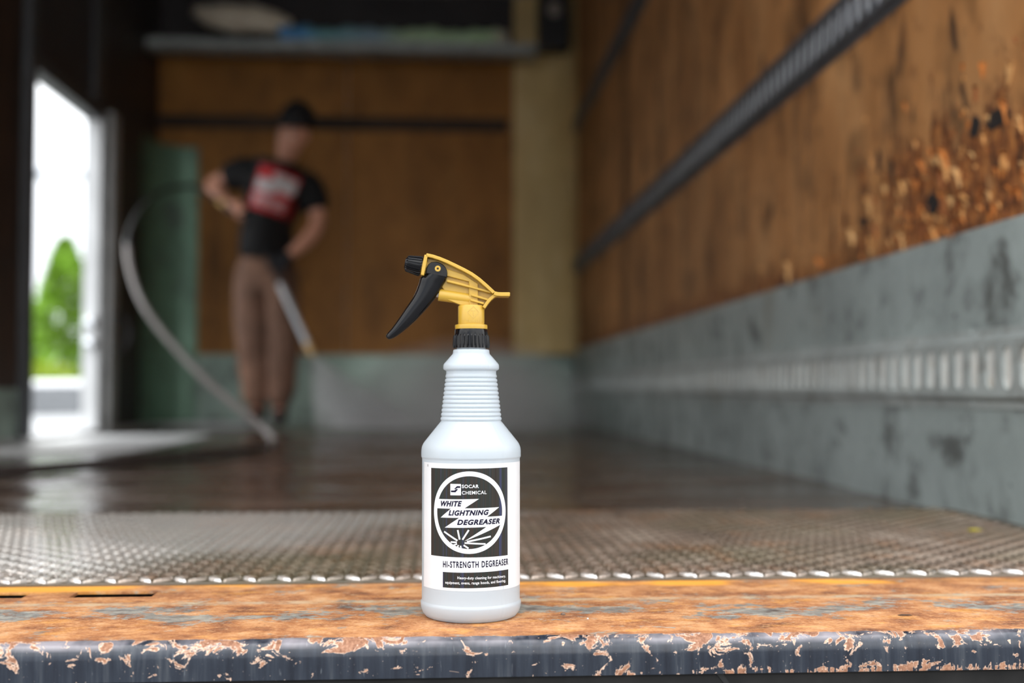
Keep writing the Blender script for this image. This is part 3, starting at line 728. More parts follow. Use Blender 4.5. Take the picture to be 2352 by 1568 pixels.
# embossed mark on the neck
emb = plain('yellow_emboss', (.58, .38, .08), .34, 0, .04, 40)
def on_neck(x, z, off): th = x / .0121; return (( .0121 + off) * math.sin(th), -(.0121 + off) * math.cos(th), z)
def emboss(verts, faces, name):
    b = bmesh.new(); vs = [b.verts.new((x, z, 0)) for x, z in verts]
    for f in faces:
        try: b.faces.new([vs[i] for i in f])
        except ValueError: pass
    x = -.012
    while x < .012:
        bmesh.ops.bisect_plane(b, geom=b.verts[:] + b.edges[:] + b.faces[:], dist=1e-7, plane_co=(x, 0, 0), plane_no=(1, 0, 0)); x += .0008
    for v in b.verts: v.co = Vector(on_neck(v.co.x, v.co.y, .00022))
    for f in b.faces:
        f.normal_update(); c = f.calc_center_median()
        if f.normal.x * c.x + f.normal.y * c.y < 0: f.normal_flip()
    me = bpy.data.meshes.new(name); b.to_mesh(me); b.free(); return obj(name, me, emb, bot)
cxn, czn = H(1365, 952)
def bar(a, c, wd):
    A = Vector(a); B = Vector(c); d = (B - A).normalized(); q = Vector((-d.y, d.x)) * wd / 2; return [tuple(A + q), tuple(A - q), tuple(B - q), tuple(B + q)]
ev = []; ef = []
dia = [(cxn, czn + .0053), (cxn + .0055, czn), (cxn, czn - .0053), (cxn - .0055, czn)]
bars = [bar(dia[i], dia[(i + 1) % 4], .00055) for i in range(4)] + [bar((cxn - .0026, czn + .0014), (cxn + .0026, czn + .0014), .0006), bar((cxn, czn + .0014), (cxn, czn - .003), .0006)]
for q in bars: ef.append(tuple(range(len(ev), len(ev) + 4))); ev += q
emboss(ev, ef, 'emblem')
tv, tf = text_geo('TAIWAN', 0, .0, 1.1)
a_ = H(1268, 1096); c_ = H(1462, 1056)
emboss(fit(tv, a_[0], c_[0], a_[1], c_[1]), tf, 'embossed_lettering')

# ---- trigger lever
def lever(pts, hw):
    """outline in x,z with a half width in y per point"""
    m = MB(); k = len(pts)
    v = [(p[0], -h, p[1]) for p, h in zip(pts, hw)] + [(p[0], h, p[1]) for p, h in zip(pts, hw)]
    return m.add(v, [tuple(range(k)), tuple(range(2 * k - 1, k - 1, -1))] + [((i + 1) % k, i, i + k, (i + 1) % k + k) for i in range(k)])
out = [(712, 412), (1000, 474), (985, 520), (955, 568), (900, 664), (830, 762), (765, 842), (700, 918), (630, 996), (560, 1068), (480, 1142), (400, 1208), (335, 1258), (280, 1294), (240, 1312), (200, 1320), (168, 1310), (156, 1288), (166, 1252), (230, 1180), (280, 1112), (330, 1040), (380, 966), (430, 890), (482, 815), (530, 740), (565, 670), (592, 600), (615, 530), (632, 470)]
op = [H(*q) for q in out]; hw = [.0092 - .0042 * max(0, min(1, (q[1] - 420) / 900)) for q in out]
def loft(right, left, wd, n=28):
    m = MB(); v = []
    def smp(P, t):
        d = [0]
        for a, b in zip(P, P[1:]): d.append(d[-1] + (Vector(b) - Vector(a)).length)
        t *= d[-1]
        for i in range(len(P) - 1):
            if t <= d[i + 1] or i == len(P) - 2: return Vector(P[i]).lerp(Vector(P[i + 1]), (t - d[i]) / (d[i + 1] - d[i]))
    NS = 40
    for q in range(NS + 1):
        t = q / NS; a = smp(right, t); b = smp(left, t); c = (a + b) / 2; e = (b - a) / 2; h = wd(t)
        for i in range(n):
            ph = 2 * PI * i / n; cu = math.cos(ph); su = math.sin(ph)
            u = math.copysign(abs(cu) ** (.85 if cu > 0 else .35), cu); y = math.copysign(abs(su) ** .7, su) * h
            v.append((c.x + e.x * u, y, c.y + e.y * u))
    f = [(q * n + i, q * n + (i + 1) % n, (q + 1) * n + (i + 1) % n, (q + 1) * n + i) for q in range(NS) for i in range(n)] + [tuple(range(n - 1, -1, -1)), tuple(range(NS * n, NS * n + n))]
    return m.add(v, f)
rt_ = [tuple(q) for q in spline([(*q, 0) for q in op[1:16]], 3)]; lf_ = [tuple(q) for q in spline([(*q, 0) for q in [op[0]] + op[:15:-1] + [op[15]]], 3)]
tl = loft([q[:2] for q in rt_], [q[:2] for q in lf_], lambda t: .0094 - .0040 * t).build('trigger', blk, bot, 50)
tl['label'] = 'glossy black trigger lever'
lug = [(706, 425), (716, 350), (738, 300), (780, 268), (850, 262), (900, 274), (940, 298), (975, 332), (998, 375), (1006, 420), (1002, 480)]
lever([H(*q) for q in lug], [.0086] * len(lug)).build('trigger_cheek', blk, tl, 40, .0008, 2)
pv = H(872, 357)
def ring(r0, r1, y0, y1, n=28):
    m = MB(); v = []
    for (r, y) in ((r1, y1), (r1, y0), (r0, y0), (r0, y1)):
        for i in range(n): t = 2 * PI * i / n; v.append((pv[0] + r * math.cos(t), y, pv[1] + r * math.sin(t)))
    f = [(a * n + i, a * n + (i + 1) % n, ((a + 1) % 4) * n + (i + 1) % n, ((a + 1) % 4) * n + i) for a in range(4) for i in range(n)]
    return m.add(v, f)
ring(.0029, .0040, -.0093, -.0080).build('pivot_boss', blk, tl, 40)
ring(.0010, .0027, -.0096, .0096).build('pivot_pin', yel, tl, 40)
a3 = H(838, 690); b3 = H(905, 704)
MB().cyl((a3[0], 0, a3[1]), (b3[0], 0, b3[1]), .0030, .0030, 20).build('piston', plain('clear_piston', (.55, .52, .50), .25), bot, 40)
# ---- nozzle: ribbed cone on a tilted axis
n0 = Vector((H(668, 322)[0], 0, H(668, 322)[1])); n1 = Vector((H(432, 272)[0], 0, H(432, 272)[1])); L = (n1 - n0).length
nzl = MB().lathe([(.0062, -.001), (.0062, .0012), (.0086, .0014), (.0087, .003), (.0070, L - .0012), (.0064, L), (.0050, L), (.0048, L + .0010), (.0022, L + .0012), (.0018, L - .002)], 160,
                 lambda t, k, i: .0006 * (1 if math.cos(t * 20) > 0 else -.4) if k in (3, 4) else 0)
rot = Vector((0, 0, 1)).rotation_difference((n1 - n0).normalized()).to_matrix().to_4x4()
nzl.build('nozzle', blk, bot, 35, xf=Matrix.Translation(n0) @ rot)
MB().cyl(n0 - (n1 - n0).normalized() * .003, n0 + (n1 - n0).normalized() * .0012, .0072, .0072, 32).build('nozzle_seat', yel, bot, 40)

# ================================================================== WORKER
def skin_mesh(name, verts, edges, root=0, sub=2, smooth_fac=1.0):
    """verts: (co, rx, ry). Grown with Skin + Subdivision, baked to a mesh."""
    me = bpy.data.meshes.new(name); me.from_pydata([v[0] for v in verts], edges, []); me.update()
    o = bpy.data.objects.new(name, me); COL.objects.link(o)
    md = o.modifiers.new('skin', 'SKIN'); md.use_smooth_shade = True; md.branch_smoothing = .4
    sk = me.skin_vertices[0].data
    for i, v in enumerate(verts): sk[i].radius = (v[1], v[2]); sk[i].use_root = (i == root)
    sd = o.modifiers.new('sub', 'SUBSURF'); sd.levels = sub; sd.render_levels = sub
    dg = bpy.context.evaluated_depsgraph_get(); dg.update()
    m2 = bpy.data.meshes.new_from_object(o.evaluated_get(dg)); m2.name = name
    bpy.data.objects.remove(o); bpy.data.meshes.remove(me)
    for p in m2.polygons: p.use_smooth = True
    return m2
PX, PY = -.945, 6.47
person = empty('person', (PX, PY, 0))
tag(person, 'person in black t-shirt and brown trousers holding a pressure washer lance', 'person')
def loc(p): return Vector((p[0] - PX, p[1] - PY, p[2]))
skin_m = plain('skin', (.63, .305, .20), .5, 0, .08, 9)
Vx = []; Ex = []
def jv(p, rx, ry=None): Vx.append((loc(p), rx, ry or rx)); return len(Vx) - 1
pel = jv((-.945, 6.47, .93), .14, .10); ab = jv((-.935, 6.455, 1.08), .125, .09); chs = jv((-.905, 6.445, 1.26), .145, .10); clv = jv((-.875, 6.44, 1.385), .10, .075)
nk_ = jv((-.85, 6.43, 1.45), .052); jw = jv((-.825, 6.405, 1.505), .062, .068); fc = jv((-.808, 6.40, 1.575), .074, .085); sk1 = jv((-.79, 6.43, 1.655), .076, .09); sk2 = jv((-.78, 6.44, 1.705), .055, .06)
Ex += [(pel, ab), (ab, chs), (chs, clv), (clv, nk_), (nk_, jw), (jw, fc), (fc, sk1), (sk1, sk2)]
s1 = jv((-1.04, 6.45, 1.405), .062); e1 = jv((-1.265, 6.50, 1.325), .044); f1 = jv((-1.20, 6.42, 1.265), .043); w1 = jv((-1.135, 6.36, 1.205), .028, .024); h1 = jv((-1.09, 6.325, 1.165), .036, .02)
Ex += [(clv, s1), (s1, e1), (e1, f1), (f1, w1), (w1, h1)]
s2 = jv((-.715, 6.45, 1.335), .062); e2 = jv((-.655, 6.41, 1.115), .046); f2 = jv((-.70, 6.35, 1.02), .044); w2 = jv((-.805, 6.285, .915), .028, .024); h2 = jv((-.85, 6.265, .865), .036, .02)
Ex += [(clv, s2), (s2, e2), (e2, f2), (f2, w2), (w2, h2)]
for hp_, kn, ak, to in (((-1.03, 6.47, .86), (-1.005, 6.43, .47), (-.99, 6.49, .10), (-1.0, 6.36, .045)), ((-.865, 6.47, .86), (-.845, 6.42, .47), (-.87, 6.46, .10), (-.855, 6.33, .045))):
    a = jv(hp_, .085); b_ = jv(kn, .055); c_2 = jv(ak, .038); d_ = jv(to, .036, .028); Ex += [(pel, a), (a, b_), (b_, c_2), (c_2, d_)]
# fingers of both hands, curled round the gun and the lance
LA = Vector((-.99, 6.335, 1.07)); LB = Vector((-.6765, 6.20, .412)); ld = (LB - LA).normalized()
def fingers(hi, palm, axis, out_, grip, Vt, Et, r=.0085):
    axis = axis.normalized()
    for k, ln in enumerate((.030, .033, .031, .025)):
        base = palm + axis * (.022 - k * .019) + out_ * .02
        a = base + out_ * ln * .8; b_ = a + (grip * .8 + out_ * .3) * ln * .75; c_2 = b_ + (grip * .5 - out_ * .85) * ln * .6
        ids = []
        for q, rr in ((base, r * 1.1), (a, r), (b_, r * .95), (c_2, r * .8)): Vt.append((loc(q), rr, rr)); ids.append(len(Vt) - 1)
        Et += [(hi, ids[0]), (ids[0], ids[1]), (ids[1], ids[2]), (ids[2], ids[3])]
    tb = palm + axis * .03 - out_ * .012; t1 = tb + axis * .02 + grip * .022; t2 = t1 + grip * .022 + out_ * .012
    ids = []
    for q, rr in ((tb, r * 1.2), (t1, r * 1.05), (t2, r * .85)): Vt.append((loc(q), rr, rr)); ids.append(len(Vt) - 1)
    Et += [(hi, ids[0]), (ids[0], ids[1]), (ids[1], ids[2])]
gun_d = Vector((.6, -.1, -.7)).normalized()
fingers(h1, Vector((-1.09, 6.325, 1.165)), gun_d, Vector((.62, -.35, .35)).normalized(), Vector((.15, -.9, -.1)).normalized(), Vx, Ex)
body_me = skin_mesh('body', Vx, Ex, pel)
# gentle face: nose, brow and jaw drawn out of the head surface
face_dir = Vector((-.45, -.85, -.28)).normalized()
hc = loc((-.803, 6.41, 1.585)); up_ = Vector((.12, .0, 1)).normalized(); up_ = (up_ - face_dir * up_.dot(face_dir)).normalized(); sd_ = face_dir.cross(up_)
for v in body_me.vertices:
    d = v.co - hc
    if d.length < .19:
        a, b_, c_2 = d.dot(face_dir), d.dot(up_), d.dot(sd_)
        if a > .02:
            v.co += face_dir * (.020 * math.exp(-((c_2 / .014) ** 2) - ((b_ + .012) / .022) ** 2) + .008 * math.exp(-((c_2 / .04) ** 2) - ((b_ - .03) / .012) ** 2) - .008 * math.exp(-(((abs(c_2) - .032) / .014) ** 2) - ((b_ - .012) / .012) ** 2) + .006 * math.exp(-((c_2 / .03) ** 2) - ((b_ + .075) / .016) ** 2))
body = obj('body', body_me, skin_m, person)
bvh = BVHTree.FromPolygons([v.co[:] for v in body_me.vertices], [p.vertices[:] for p in body_me.polygons])
def ball(c, r, name, mat, parent, sc=(1, 1, 1), rot=None):
    b = bmesh.new(); bmesh.ops.create_uvsphere(b, u_segments=16, v_segments=10, radius=r)
    me = bpy.data.meshes.new(name); b.to_mesh(me); b.free()
    X = Matrix.Translation(c) @ (rot.to_4x4() if rot else Matrix()) @ Matrix.Diagonal((*sc, 1)); me.transform(X)
    return obj(name, me, mat, parent, 180)
FR = Matrix((sd_, face_dir, up_)).transposed()
def on_face(b_, c_2, o=.0):
    h = bvh.ray_cast(hc + up_ * b_ + sd_ * c_2 + face_dir * .3, -face_dir); return (h[0] if h[0] else hc + face_dir * .08) + face_dir * o
for sgn in (-1, 1):
    e = ball(on_face(.012, sgn * .032, -.004), .012, 'eye', plain('eye_white', (.55, .5, .47), .3), body)
    ball(on_face(.012, sgn * .032, .004), .006, 'iris', plain('iris', (.03, .02, .015), .2), e)
    ball(on_face(.034, sgn * .033, .0), .02, 'eyebrow', plain('brow', (.03, .018, .012), .8), body, (1, .25, .22), FR)
    ball(hc + sd_ * sgn * .083 - face_dir * .01, .032, 'ear', skin_m, body, (.35, .6, 1), FR)
ball(on_face(-.052, 0, -.002), .024, 'mouth', plain('lips', (.36, .13, .11), .45), body, (1, .25, .26), FR)
# dark brimless cap pushed back
cap_m = plain('black_cap', (.006, .006, .007), .75, 0, .2, 30)
b = bmesh.new(); bmesh.ops.create_uvsphere(b, u_segments=28, v_segments=18, radius=1)
bmesh.ops.delete(b, geom=[v for v in b.verts if v.co.z < -.28], context='VERTS')
for v in b.verts: v.co = Vector((v.co.x * .099, v.co.y * .113, v.co.z * .125))
me = bpy.data.meshes.new('cap'); b.to_mesh(me); b.free()
capR = Matrix((sd_, -(face_dir * .9 + up_ * .1).normalized(), (up_ * .97 - face_dir * .12).normalized())).transposed()
me.transform(Matrix.Translation(hc + up_ * .066 - face_dir * .034 + Vector((.014, .0, .0))) @ capR.to_4x4()); cap = obj('cap', me, cap_m, person, 180)
# t-shirt
Vs = []; Es = []
def sv(p, rx, ry=None): Vs.append((loc(p), rx, ry or rx)); return len(Vs) - 1
a00 = sv((-.95, 6.465, .90), .205, .150); a0 = sv((-.945, 6.465, .96), .205, .150); a1 = sv((-.94, 6.455, 1.08), .200, .142); a2 = sv((-.905, 6.445, 1.26), .210, .145); a3_ = sv((-.878, 6.44, 1.375), .165, .115); a4 = sv((-.858, 6.435, 1.445), .085, .075)
b0 = sv((-1.03, 6.45, 1.405), .105); b1 = sv((-1.12, 6.47, 1.375), .092); b2 = sv((-1.19, 6.485, 1.352), .085)
c0_ = sv((-.722, 6.45, 1.34), .105); c1_ = sv((-.69, 6.435, 1.24), .092); c2_ = sv((-.672, 6.425, 1.165), .085)
Es += [(a00, a0), (b1, b2), (c1_, c2_), (a0, a1), (a1, a2), (a2, a3_), (a3_, a4), (a3_, b0), (b0, b1), (a3_, c0_), (c0_, c1_)]
shirt_me = skin_mesh('t_shirt', Vs, Es, a2)
for v in shirt_me.vertices:
    q = v.co; v.co += Vector((noise.noise(q * 9), noise.noise(q * 9 + Vector((5, 0, 0))), 0)) * .007
shirt = obj('t_shirt', shirt_me, plain('black_cotton', (.0035, .0035, .004), .85, 0, .25, 14), person)
sb = BVHTree.FromPolygons([v.co[:] for v in shirt_me.vertices], [p.vertices[:] for p in shirt_me.polygons])
def print_patch(test, name, mat, off, x0=-1.06, x1=-.73, z0=1.09, z1=1.45, n=44):
    m = MB(); ids = {}
    for i in range(n + 1):
        for j in range(n + 1):
            x = x0 + (x1 - x0) * i / n; z = z0 + (z1 - z0) * j / n
            h = sb.ray_cast(loc((x, 6.0, z)), Vector((0, 1, 0)))
            if h[0]: ids[(i, j)] = len(m.v); m.v.append(tuple(h[0] + Vector((0, -off, 0))))
    for i in range(n):
        for j in range(n):
            q = [(i, j), (i + 1, j), (i + 1, j + 1), (i, j + 1)]
            x = x0 + (x1 - x0) * (i + .5) / n; z = z0 + (z1 - z0) * (j + .5) / n
            if test(x, z) and all(k_ in ids for k_ in q): m.f.append(tuple(ids[k_] for k_ in q))
    return m.build(name, mat, shirt, 180)
def uvp(x, z):    # tilted print square, 0..1
    dx, dz = x + .885, z - 1.262; c, s_ = math.cos(-.30), math.sin(-.30); return (dx * c + dz * s_) / .215 + .5, (-dx * s_ + dz * c) / .235 + .5
pr = print_patch(lambda x, z: all(0 < q < 1 for q in uvp(x, z)), 'shirt_print', plain('red_print', (.55, .012, .018), .6), .004)
def wtest(x, z):
    u, v = uvp(x, z); u0 = .05 < u < .97
    return u0 and ((.42 < v < .70 and u < .55) or (.52 < v < .90 and u >= .42) or (.10 < v < .34 and int(v * 34) % 2 == 0 and u < .85))
print_patch(wtest, 'shirt_print_white', plain('white_print', (.62, .58, .58), .6), .006)
# trousers
Vt = []; Et = []
def tv_(p, rx, ry=None): Vt.append((loc(p), rx, ry or rx)); return len(Vt) - 1
w0 = tv_((-.945, 6.47, 1.02), .165, .12); w1_ = tv_((-.945, 6.47, .90), .185, .14)
Et.append((w0, w1_))
for hp_, kn, sh_, ak in (((-1.035, 6.47, .78), (-1.008, 6.43, .47), (-1.0, 6.46, .25), (-.992, 6.48, .10)), ((-.865, 6.465, .78), (-.845, 6.42, .47), (-.858, 6.44, .25), (-.868, 6.455, .10))):
    q = [tv_(hp_, .125), tv_(kn, .098), tv_(sh_, .088), tv_(ak, .085)]; Et += [(w1_, q[0]), (q[0], q[1]), (q[1], q[2]), (q[2], q[3])]
tr_me = skin_mesh('trousers', Vt, Et, w0)
for v in tr_me.vertices:
    q = v.co; v.co += Vector((noise.noise(q * 11), noise.noise(q * 11 + Vector((5, 0, 0))), 0)) * .010
obj('trousers', tr_me, plain('brown_twill', (.175, .092, .058), .8, 0, .45, 6), person)
for ak, to in (((-.99, 6.49, .11), (-1.0, 6.345, .052)), ((-.87, 6.46, .11), (-.855, 6.315, .052))):
    ak = Vector(ak); to = Vector(to)
    vb = [(loc(ak + Vector((0, 0, .10))), .055, .06), (loc(ak), .052, .06), (loc((ak.x, ak.y + .01, .055)), .05, .052), (loc((ak + to) / 2 * Vector((1, 1, 0)) if False else ((ak.x + to.x) / 2, (ak.y + to.y) / 2, .062)), .052, .05), (loc(to), .048, .045)]
    me = skin_mesh('boot', vb, [(0, 1), (1, 2), (2, 3), (3, 4)], 0)
    for v in me.vertices: v.co.z = max(v.co.z, .004)
    obj('boot', me, plain('dark_boot', (.035, .026, .022), .6), person)
# front hand glove
Vg = []; Eg = []
def gv(p, rx, ry=None): Vg.append((loc(p), rx, ry or rx)); return len(Vg) - 1
g0 = gv((-.79, 6.292, .93), .038); g1 = gv((-.82, 6.275, .90), .036); g2_ = gv((-.852, 6.262, .865), .044, .028); Eg += [(g0, g1), (g1, g2_)]
fingers(g2_, Vector((-.852, 6.262, .862)), ld, Vector((-.75, -.55, .1)).normalized(), Vector((.1, -.8, -.35)).normalized(), Vg, Eg, .0105)
glv = skin_mesh('glove', Vg, Eg, 0); obj('glove', glv, plain('black_glove', (.009, .010, .014), .6), person)

# ================================================================== PRESSURE LANCE, SPRAY AND HOSE
lance = empty('pressure_lance', tuple(LA)); tag(lance, 'pressure washer gun and steel lance with brass nozzle in the worker\'s hands', 'pressure washer')
Tm = Matrix.Translation(-LA)
steel = plain('lance_steel', (.62, .64, .66), .35, .3); brass = plain('brass', (.72, .47, .17), .3, .6)
dkp = plain('gun_plastic', (.02, .02, .022), .45)
MB().cyl(LA, LA + (LB - LA) * .52, .0085, .0085, 16).build('lance_tube', dkp, lance, 40, xf=Tm)
MB().cyl(LA + (LB - LA) * .46, LB, .0165, .0165, 18).build('lance_sleeve', steel, lance, 40, xf=Tm)
MB().cyl(LB - ld * .035, LB + ld * .030, .019, .013, 18).build('spray_nozzle', brass, lance, 40, xf=Tm)
GA = Vector((-1.13, 6.37, 1.20)); 
MB().tube(spline([LA + ld * .02, LA - ld * .05, (-1.04, 6.34, 1.13), (-1.09, 6.345, 1.175)], 6), [.020] * 19, 14).build('gun_body', dkp, lance, 60, xf=Tm)
MB().tube(spline([(-1.06, 6.34, 1.15), (-1.10, 6.335, 1.155), (-1.135, 6.345, 1.175), (-1.15, 6.35, 1.20)], 5), .017, 12).build('gun_grip', dkp, lance, 60, xf=Tm)
MB().tube(spline([(-1.04, 6.33, 1.12), (-1.05, 6.325, 1.09), (-1.08, 6.325, 1.095)], 5), .006, 10).build('gun_trigger', dkp, lance, 60, xf=Tm)
MB().cyl(LA + ld * .03, LA + ld * .075, .022, .022, 14).build('coupling', brass, lance, 40, xf=Tm)
MB().cyl((-1.15, 6.35, 1.195), (-1.185, 6.36, 1.215), .017, .017, 14).build('coupling', brass, lance, 40, xf=Tm)

hp1 = spline([(-1.185, 6.36, 1.215), (-1.2904, 6.33, 1.2811), (-1.3414, 6.3, 1.2847), (-1.4541, 6.2, 1.2387), (-1.5159, 6.05, 1.128), (-1.5341, 5.9, .9919), (-1.5041, 5.75, .8663), (-1.4318, 5.58, .7141), (-1.3387, 5.42, .5808), (-1.227, 5.28, .4614), (-1.1025, 5.13, .3494), (-.9557, 4.95, .2325), (-.7871, 4.80, .112), (-.679, 4.67, .045), (-.622, 4.50, .012), (-.61, 4.2, .011), (-.64, 3.9, .011), (-.70, 3.62, .011), (-.796, 3.33, .012), (-.903, 3.09, .012), (-1.036, 2.857, .012), (-1.25, 2.6, .012), (-1.7, 2.4, .012)], 8)
def m_hose():
    n = N('hose_rubber_sheen'); f = n.noise(20, 3)
    return n.done(n.bsdf(n.mix(f, (.38, .345, .325), (.50, .45, .425)), .42, 0, .5))
hs = empty('pressure_hose', (-.62, 4.5, 0)); tag(hs, 'pressure hose looping from the lance, past the green corner, down to the wet floor', 'hose')
HT = Matrix.Translation((.62, -4.5, 0)); ci = 8 * 5 + 5; fi = 8 * 15
MB().tube(hp1[:ci + 1], .0115, 12).build('upper_section', plain('dark_rubber', (.016, .018, .016), .5), hs, 60, xf=HT)  # same hose, given a darker tone on its upper arc
MB().tube(hp1[fi:], .0135, 12).build('floor_section', plain('wet_rubber_shade', (.035, .028, .026), .25), hs, 60, xf=HT)  # same hose, wet, with floor shade put into its colour
MB().tube(hp1[ci:fi + 1], .0145, 12).build('hose_line', m_hose(), hs, 60, xf=HT)  # same hose, door-light sheen painted in as paler rubber
MB().cyl(hp1[ci - 1], hp1[ci + 1], .0175, .0175, 14).build('coupling', M['alu_dark'], hs, 40, xf=HT)

def volume_mat(name, dens, color, nscale, lo, hi, fall=None):
    m = bpy.data.materials.new(name); m.use_nodes = True; t = m.node_tree; t.nodes.clear()
    o = t.nodes.new('ShaderNodeOutputMaterial'); vs = t.nodes.new('ShaderNodeVolumeScatter'); vs.inputs['Color'].default_value = (*color, 1); vs.inputs['Anisotropy'].default_value = .1
    tc = t.nodes.new('ShaderNodeTexCoord'); nz = t.nodes.new('ShaderNodeTexNoise'); nz.inputs['Scale'].default_value = nscale; nz.inputs['Detail'].default_value = 2
    mr = t.nodes.new('ShaderNodeMapRange'); mr.inputs[1].default_value = lo; mr.inputs[2].default_value = hi; mr.inputs[4].default_value = dens
    t.links.new(tc.outputs['Object'], nz.inputs['Vector']); t.links.new(nz.outputs['Fac'], mr.inputs[0])
    src = mr.outputs[0]
    if fall:     # thins away from the middle of the cloud
        gr = t.nodes.new('ShaderNodeTexGradient'); gr.gradient_type = 'SPHERICAL'; mp = t.nodes.new('ShaderNodeMapping'); mp.inputs['Scale'].default_value = fall
        t.links.new(tc.outputs['Object'], mp.inputs['Vector']); t.links.new(mp.outputs['Vector'], gr.inputs['Vector'])
        mu = t.nodes.new('ShaderNodeMath'); mu.operation = 'MULTIPLY'; t.links.new(src, mu.inputs[0]); t.links.new(gr.outputs['Fac'], mu.inputs[1]); src = mu.outputs[0]
    m.cycles.volume_step_rate = 6
    t.links.new(src, vs.inputs['Density']); t.links.new(vs.outputs[0], o.inputs['Volume']); return m
# fan of water from the nozzle to the floor
sp = MB(); TIP = LB + ld * .03; kk = 20; v0 = []; v1 = []
for i in range(kk):
    t = 2 * PI * i / kk
    v0.append((TIP.x + .012 * math.cos(t), TIP.y + .012 * math.sin(t), TIP.z))
    v1.append((-.34 + .30 * math.cos(t), 6.05 + .17 * math.sin(t), .012))
sp.add(v0 + v1, [(i, (i + 1) % kk, kk + (i + 1) % kk, kk + i) for i in range(kk)] + [tuple(range(kk - 1, -1, -1)), tuple(range(kk, 2 * kk))])
so = sp.build('water_spray', volume_mat('spray_drops', 18.0, (.95, .95, .96), 6, .25, .75)); tag(so, 'fan of fine water spray from the lance nozzle to the floor', 'spray', kind='stuff')
b = bmesh.new(); bmesh.ops.create_icosphere(b, subdivisions=3, radius=1)
me = bpy.data.meshes.new('mist'); 
for v in b.verts: v.co = Vector((v.co.x * .72, v.co.y * 1.5, max(v.co.z * .46, -.02)))
b.to_mesh(me); b.free()
mi = obj('mist', me, volume_mat('mist', 3.8, (.95, .95, .96), 1.8, .2, .8, (1.39, .67, 2.1))); mi.location = (.13, 6.1, .03)
tag(mi, 'drifting water mist low over the floor before the bulkhead', 'mist', kind='stuff')

# ================================================================== OUTSIDE THE SIDE DOOR
def leafy(name, label, base, h, rad, col, n, seed, cone=False):
    root = empty(name, base); tag(root, label, 'tree', 'trees seen through the side doorway'); rnd = random.Random(seed); m = MB()
    MB().tube([(0, 0, 0), (.03, .02, h * .3), (0, .05, h * .62)], [rad * .09, rad * .07, rad * .03], 8).build('trunk', plain('bark', (.09, .06, .04), .9), root, 60)
    for i in range(n):
        z = rnd.random(); a = rnd.random() * 2 * PI
        r = rad * ((1 - z) ** .8 + .06 if cone else math.sin(PI * (.12 + .86 * z)) ** .7) * (.55 + .5 * rnd.random() ** .4) * (1 + .22 * math.sin(5 * a + z * 9))
        c = Vector((math.cos(a) * r, math.sin(a) * r, h * (.12 + .88 * z))); u = Vector((rnd.gauss(0, 1), rnd.gauss(0, 1), rnd.gauss(0, .5))).normalized(); w_ = u.orthogonal().normalized(); s_ = rnd.uniform(.10, .19) * (h / 4.5) ** .5
        m.add([c - u * s_, c + w_ * s_ * .45, c + u * s_, c - w_ * s_ * .45], [(0, 1, 2, 3)])
    n_ = N(name + '_leaf'); f = n_.noise(1.6, 3); cc = n_.mix(n_.rng(f, .35, .65), tuple(x * .55 for x in col), tuple(min(1, x * 1.25) for x in col))
    d = n_.bsdf(cc, .5, 0, .4); t = n_.t.nodes.new('ShaderNodeBsdfTranslucent'); n_.link(cc, t.inputs['Color']); mx = n_.t.nodes.new('ShaderNodeMixShader'); mx.inputs[0].default_value = .4; n_.link(d, mx.inputs[1]); n_.link(t.outputs[0], mx.inputs[2])
    o = m.build('foliage', n_.done(mx.outputs[0]), root); o['kind'] = 'stuff'
leafy('conifer', 'tall pointed bright green tree through the side doorway', (-8.75, 28, -1.0), 4.75, 1.15, (.20, .36, .035), 2600, 1, True)
leafy('leafy_tree', 'rounded yellow green tree left of the pointed tree', (-12.2, 32.5, -1.0), 4.0, 1.5, (.26, .40, .04), 2600, 2)
leafy('leafy_tree', 'darker green rounded tree behind the pointed tree', (-8.0, 33, -1.0), 3.7, 1.6, (.12, .24, .03), 2600, 3)
leafy('shrub', 'low yellow green shrub in front of the trees', (-8.15, 25, -1.0), 1.75, 1.3, (.30, .40, .03), 1600, 4)
leafy('leafy_tree', 'broad green tree at the far left of the row', (-17.5, 34, -1.0), 4.4, 2.0, (.18, .33, .04), 2600, 5)
leafy('leafy_tree', 'broad green tree at the far right of the row', (-3.2, 36, -1.0), 4.2, 2.0, (.18, .33, .04), 2600, 6)

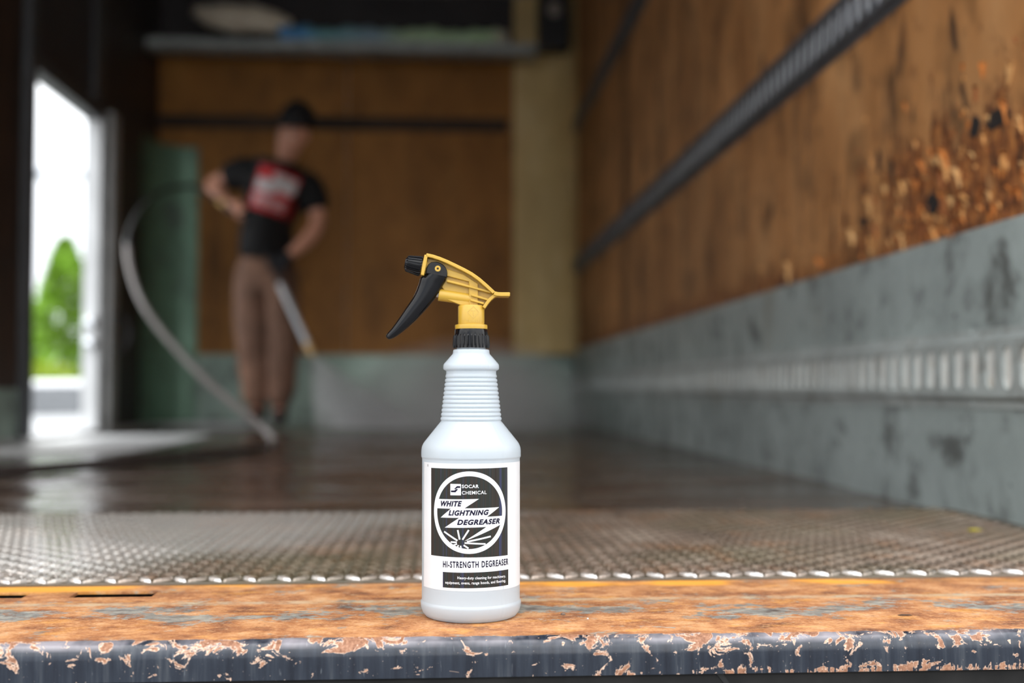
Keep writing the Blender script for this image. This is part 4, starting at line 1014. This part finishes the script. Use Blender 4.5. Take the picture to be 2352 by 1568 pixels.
car = empty('parked_car', (-4.9, 14.2, -1.1), math.radians(8)); tag(car, 'white parked car outside the side doorway', 'car')
wht = plain('white_paint', (.82, .83, .84), .25, 0, .02, 2); gls = plain('car_glass', (.20, .21, .22), .15); tyr = plain('tyre', (.02, .02, .02), .8)
side = [(-2.1, .30), (-2.15, .62), (-2.0, .86), (-1.2, .98), (-.55, 1.40), (.95, 1.42), (1.75, 1.02), (2.1, .92), (2.15, .45), (2.05, .30)]
MB().prism(side, -.85, .85).build('body_shell', wht, car, None, .06, 3)
for y0, y1 in ((-.862, -.845), (.845, .862)):
    MB().prism([(-1.0, 1.02), (-.5, 1.33), (.15, 1.35), (.15, 1.02)], y0, y1).build('side_window', gls, car)
    MB().prism([(.22, 1.02), (.22, 1.35), (.9, 1.35), (1.45, 1.04)], y0, y1).build('side_window', gls, car)
    MB().box(-2.13, -1.96, y0, y1, .66, .80).build('head_lamp', plain('orange_lamp', (.85, .28, .06), .3), car)
    MB().box(-.55, -.35, y0 - .01, y1 + .01, .84, .88).build('door_handle', plain('navy_trim', (.03, .04, .09), .4), car)
    for x in (-1.35, 1.35):
        wy = (y0 + y1) / 2
        wh = MB().cyl((x, wy - .06, .31), (x, wy + .06, .31), .31, .31, 28).build('wheel', tyr, car, 40)
        MB().cyl((x, wy - .065, .31), (x, wy + .065, .31), .19, .19, 20).build('hub_cap', M['alu'], wh, 40)
cb = MB().tube([(-14, 20, 4.02), (-10, 20.2, 3.92), (-6, 20.4, 3.87), (-2, 20.6, 3.92), (2, 20.8, 4.02)], .08, 8).build('overhead_cable', plain('grey_cable', (.30, .33, .37), .6), None, 60)
tag(cb, 'grey overhead cable crossing the sky in the side doorway', 'cable')
for x, y in ((-14, 20), (2, 20.8)):
    po = MB().cyl((x, y, -1.1), (x, y, 4.3), .12, .09, 12).build('utility_pole', plain('pole_wood', (.16, .12, .09), .9), None, 40); tag(po, 'wooden pole carrying the %s end of the overhead cable' % ('left' if x < -5 else 'right'), 'pole')

# ================================================================== SMALL BITS
def bit(name, label, cat, loc_, sx, sy, sz, mat, seed):
    b = bmesh.new(); bmesh.ops.create_icosphere(b, subdivisions=2, radius=1)
    for v in b.verts:
        k_ = 1 + .35 * noise.noise(v.co * 1.7 + Vector((seed, 0, 0))); v.co = Vector((v.co.x * sx * k_, v.co.y * sy * k_, max(v.co.z, -.5) * sz))
    me = bpy.data.meshes.new(name); b.to_mesh(me); b.free(); o = obj(name, me, mat, None, 50); o.location = (loc_[0], loc_[1], loc_[2] + sz * .5); return tag(o, label, cat)
bit('pebble', 'tiny dark pebble on the rusty sill right of the bottle', 'pebble', (.1127, 1.0764, 0), .0022, .0022, .0016, plain('pebble', (.16, .11, .08), .8), 1)
bit('rust_flake', 'thin dark rust flake on the far right of the sill', 'flake', (.423, 1.0553, 0), .0062, .003, .0008, plain('flake', (.06, .03, .015), .8), 2)
bit('grit_speck', 'tiny white speck of grit on the rusty sill', 'grit', (.133, 1.0568, 0), .0009, .0009, .0007, plain('grit', (.8, .78, .74), .6), 3)
bit('fallen_leaf', 'small yellow leaf scrap on the tread plate near the right wall', 'leaf', (.7566, 1.6289, .0068), .010, .008, .0012, plain('yellow_leaf', (.62, .52, .03), .6), 4)
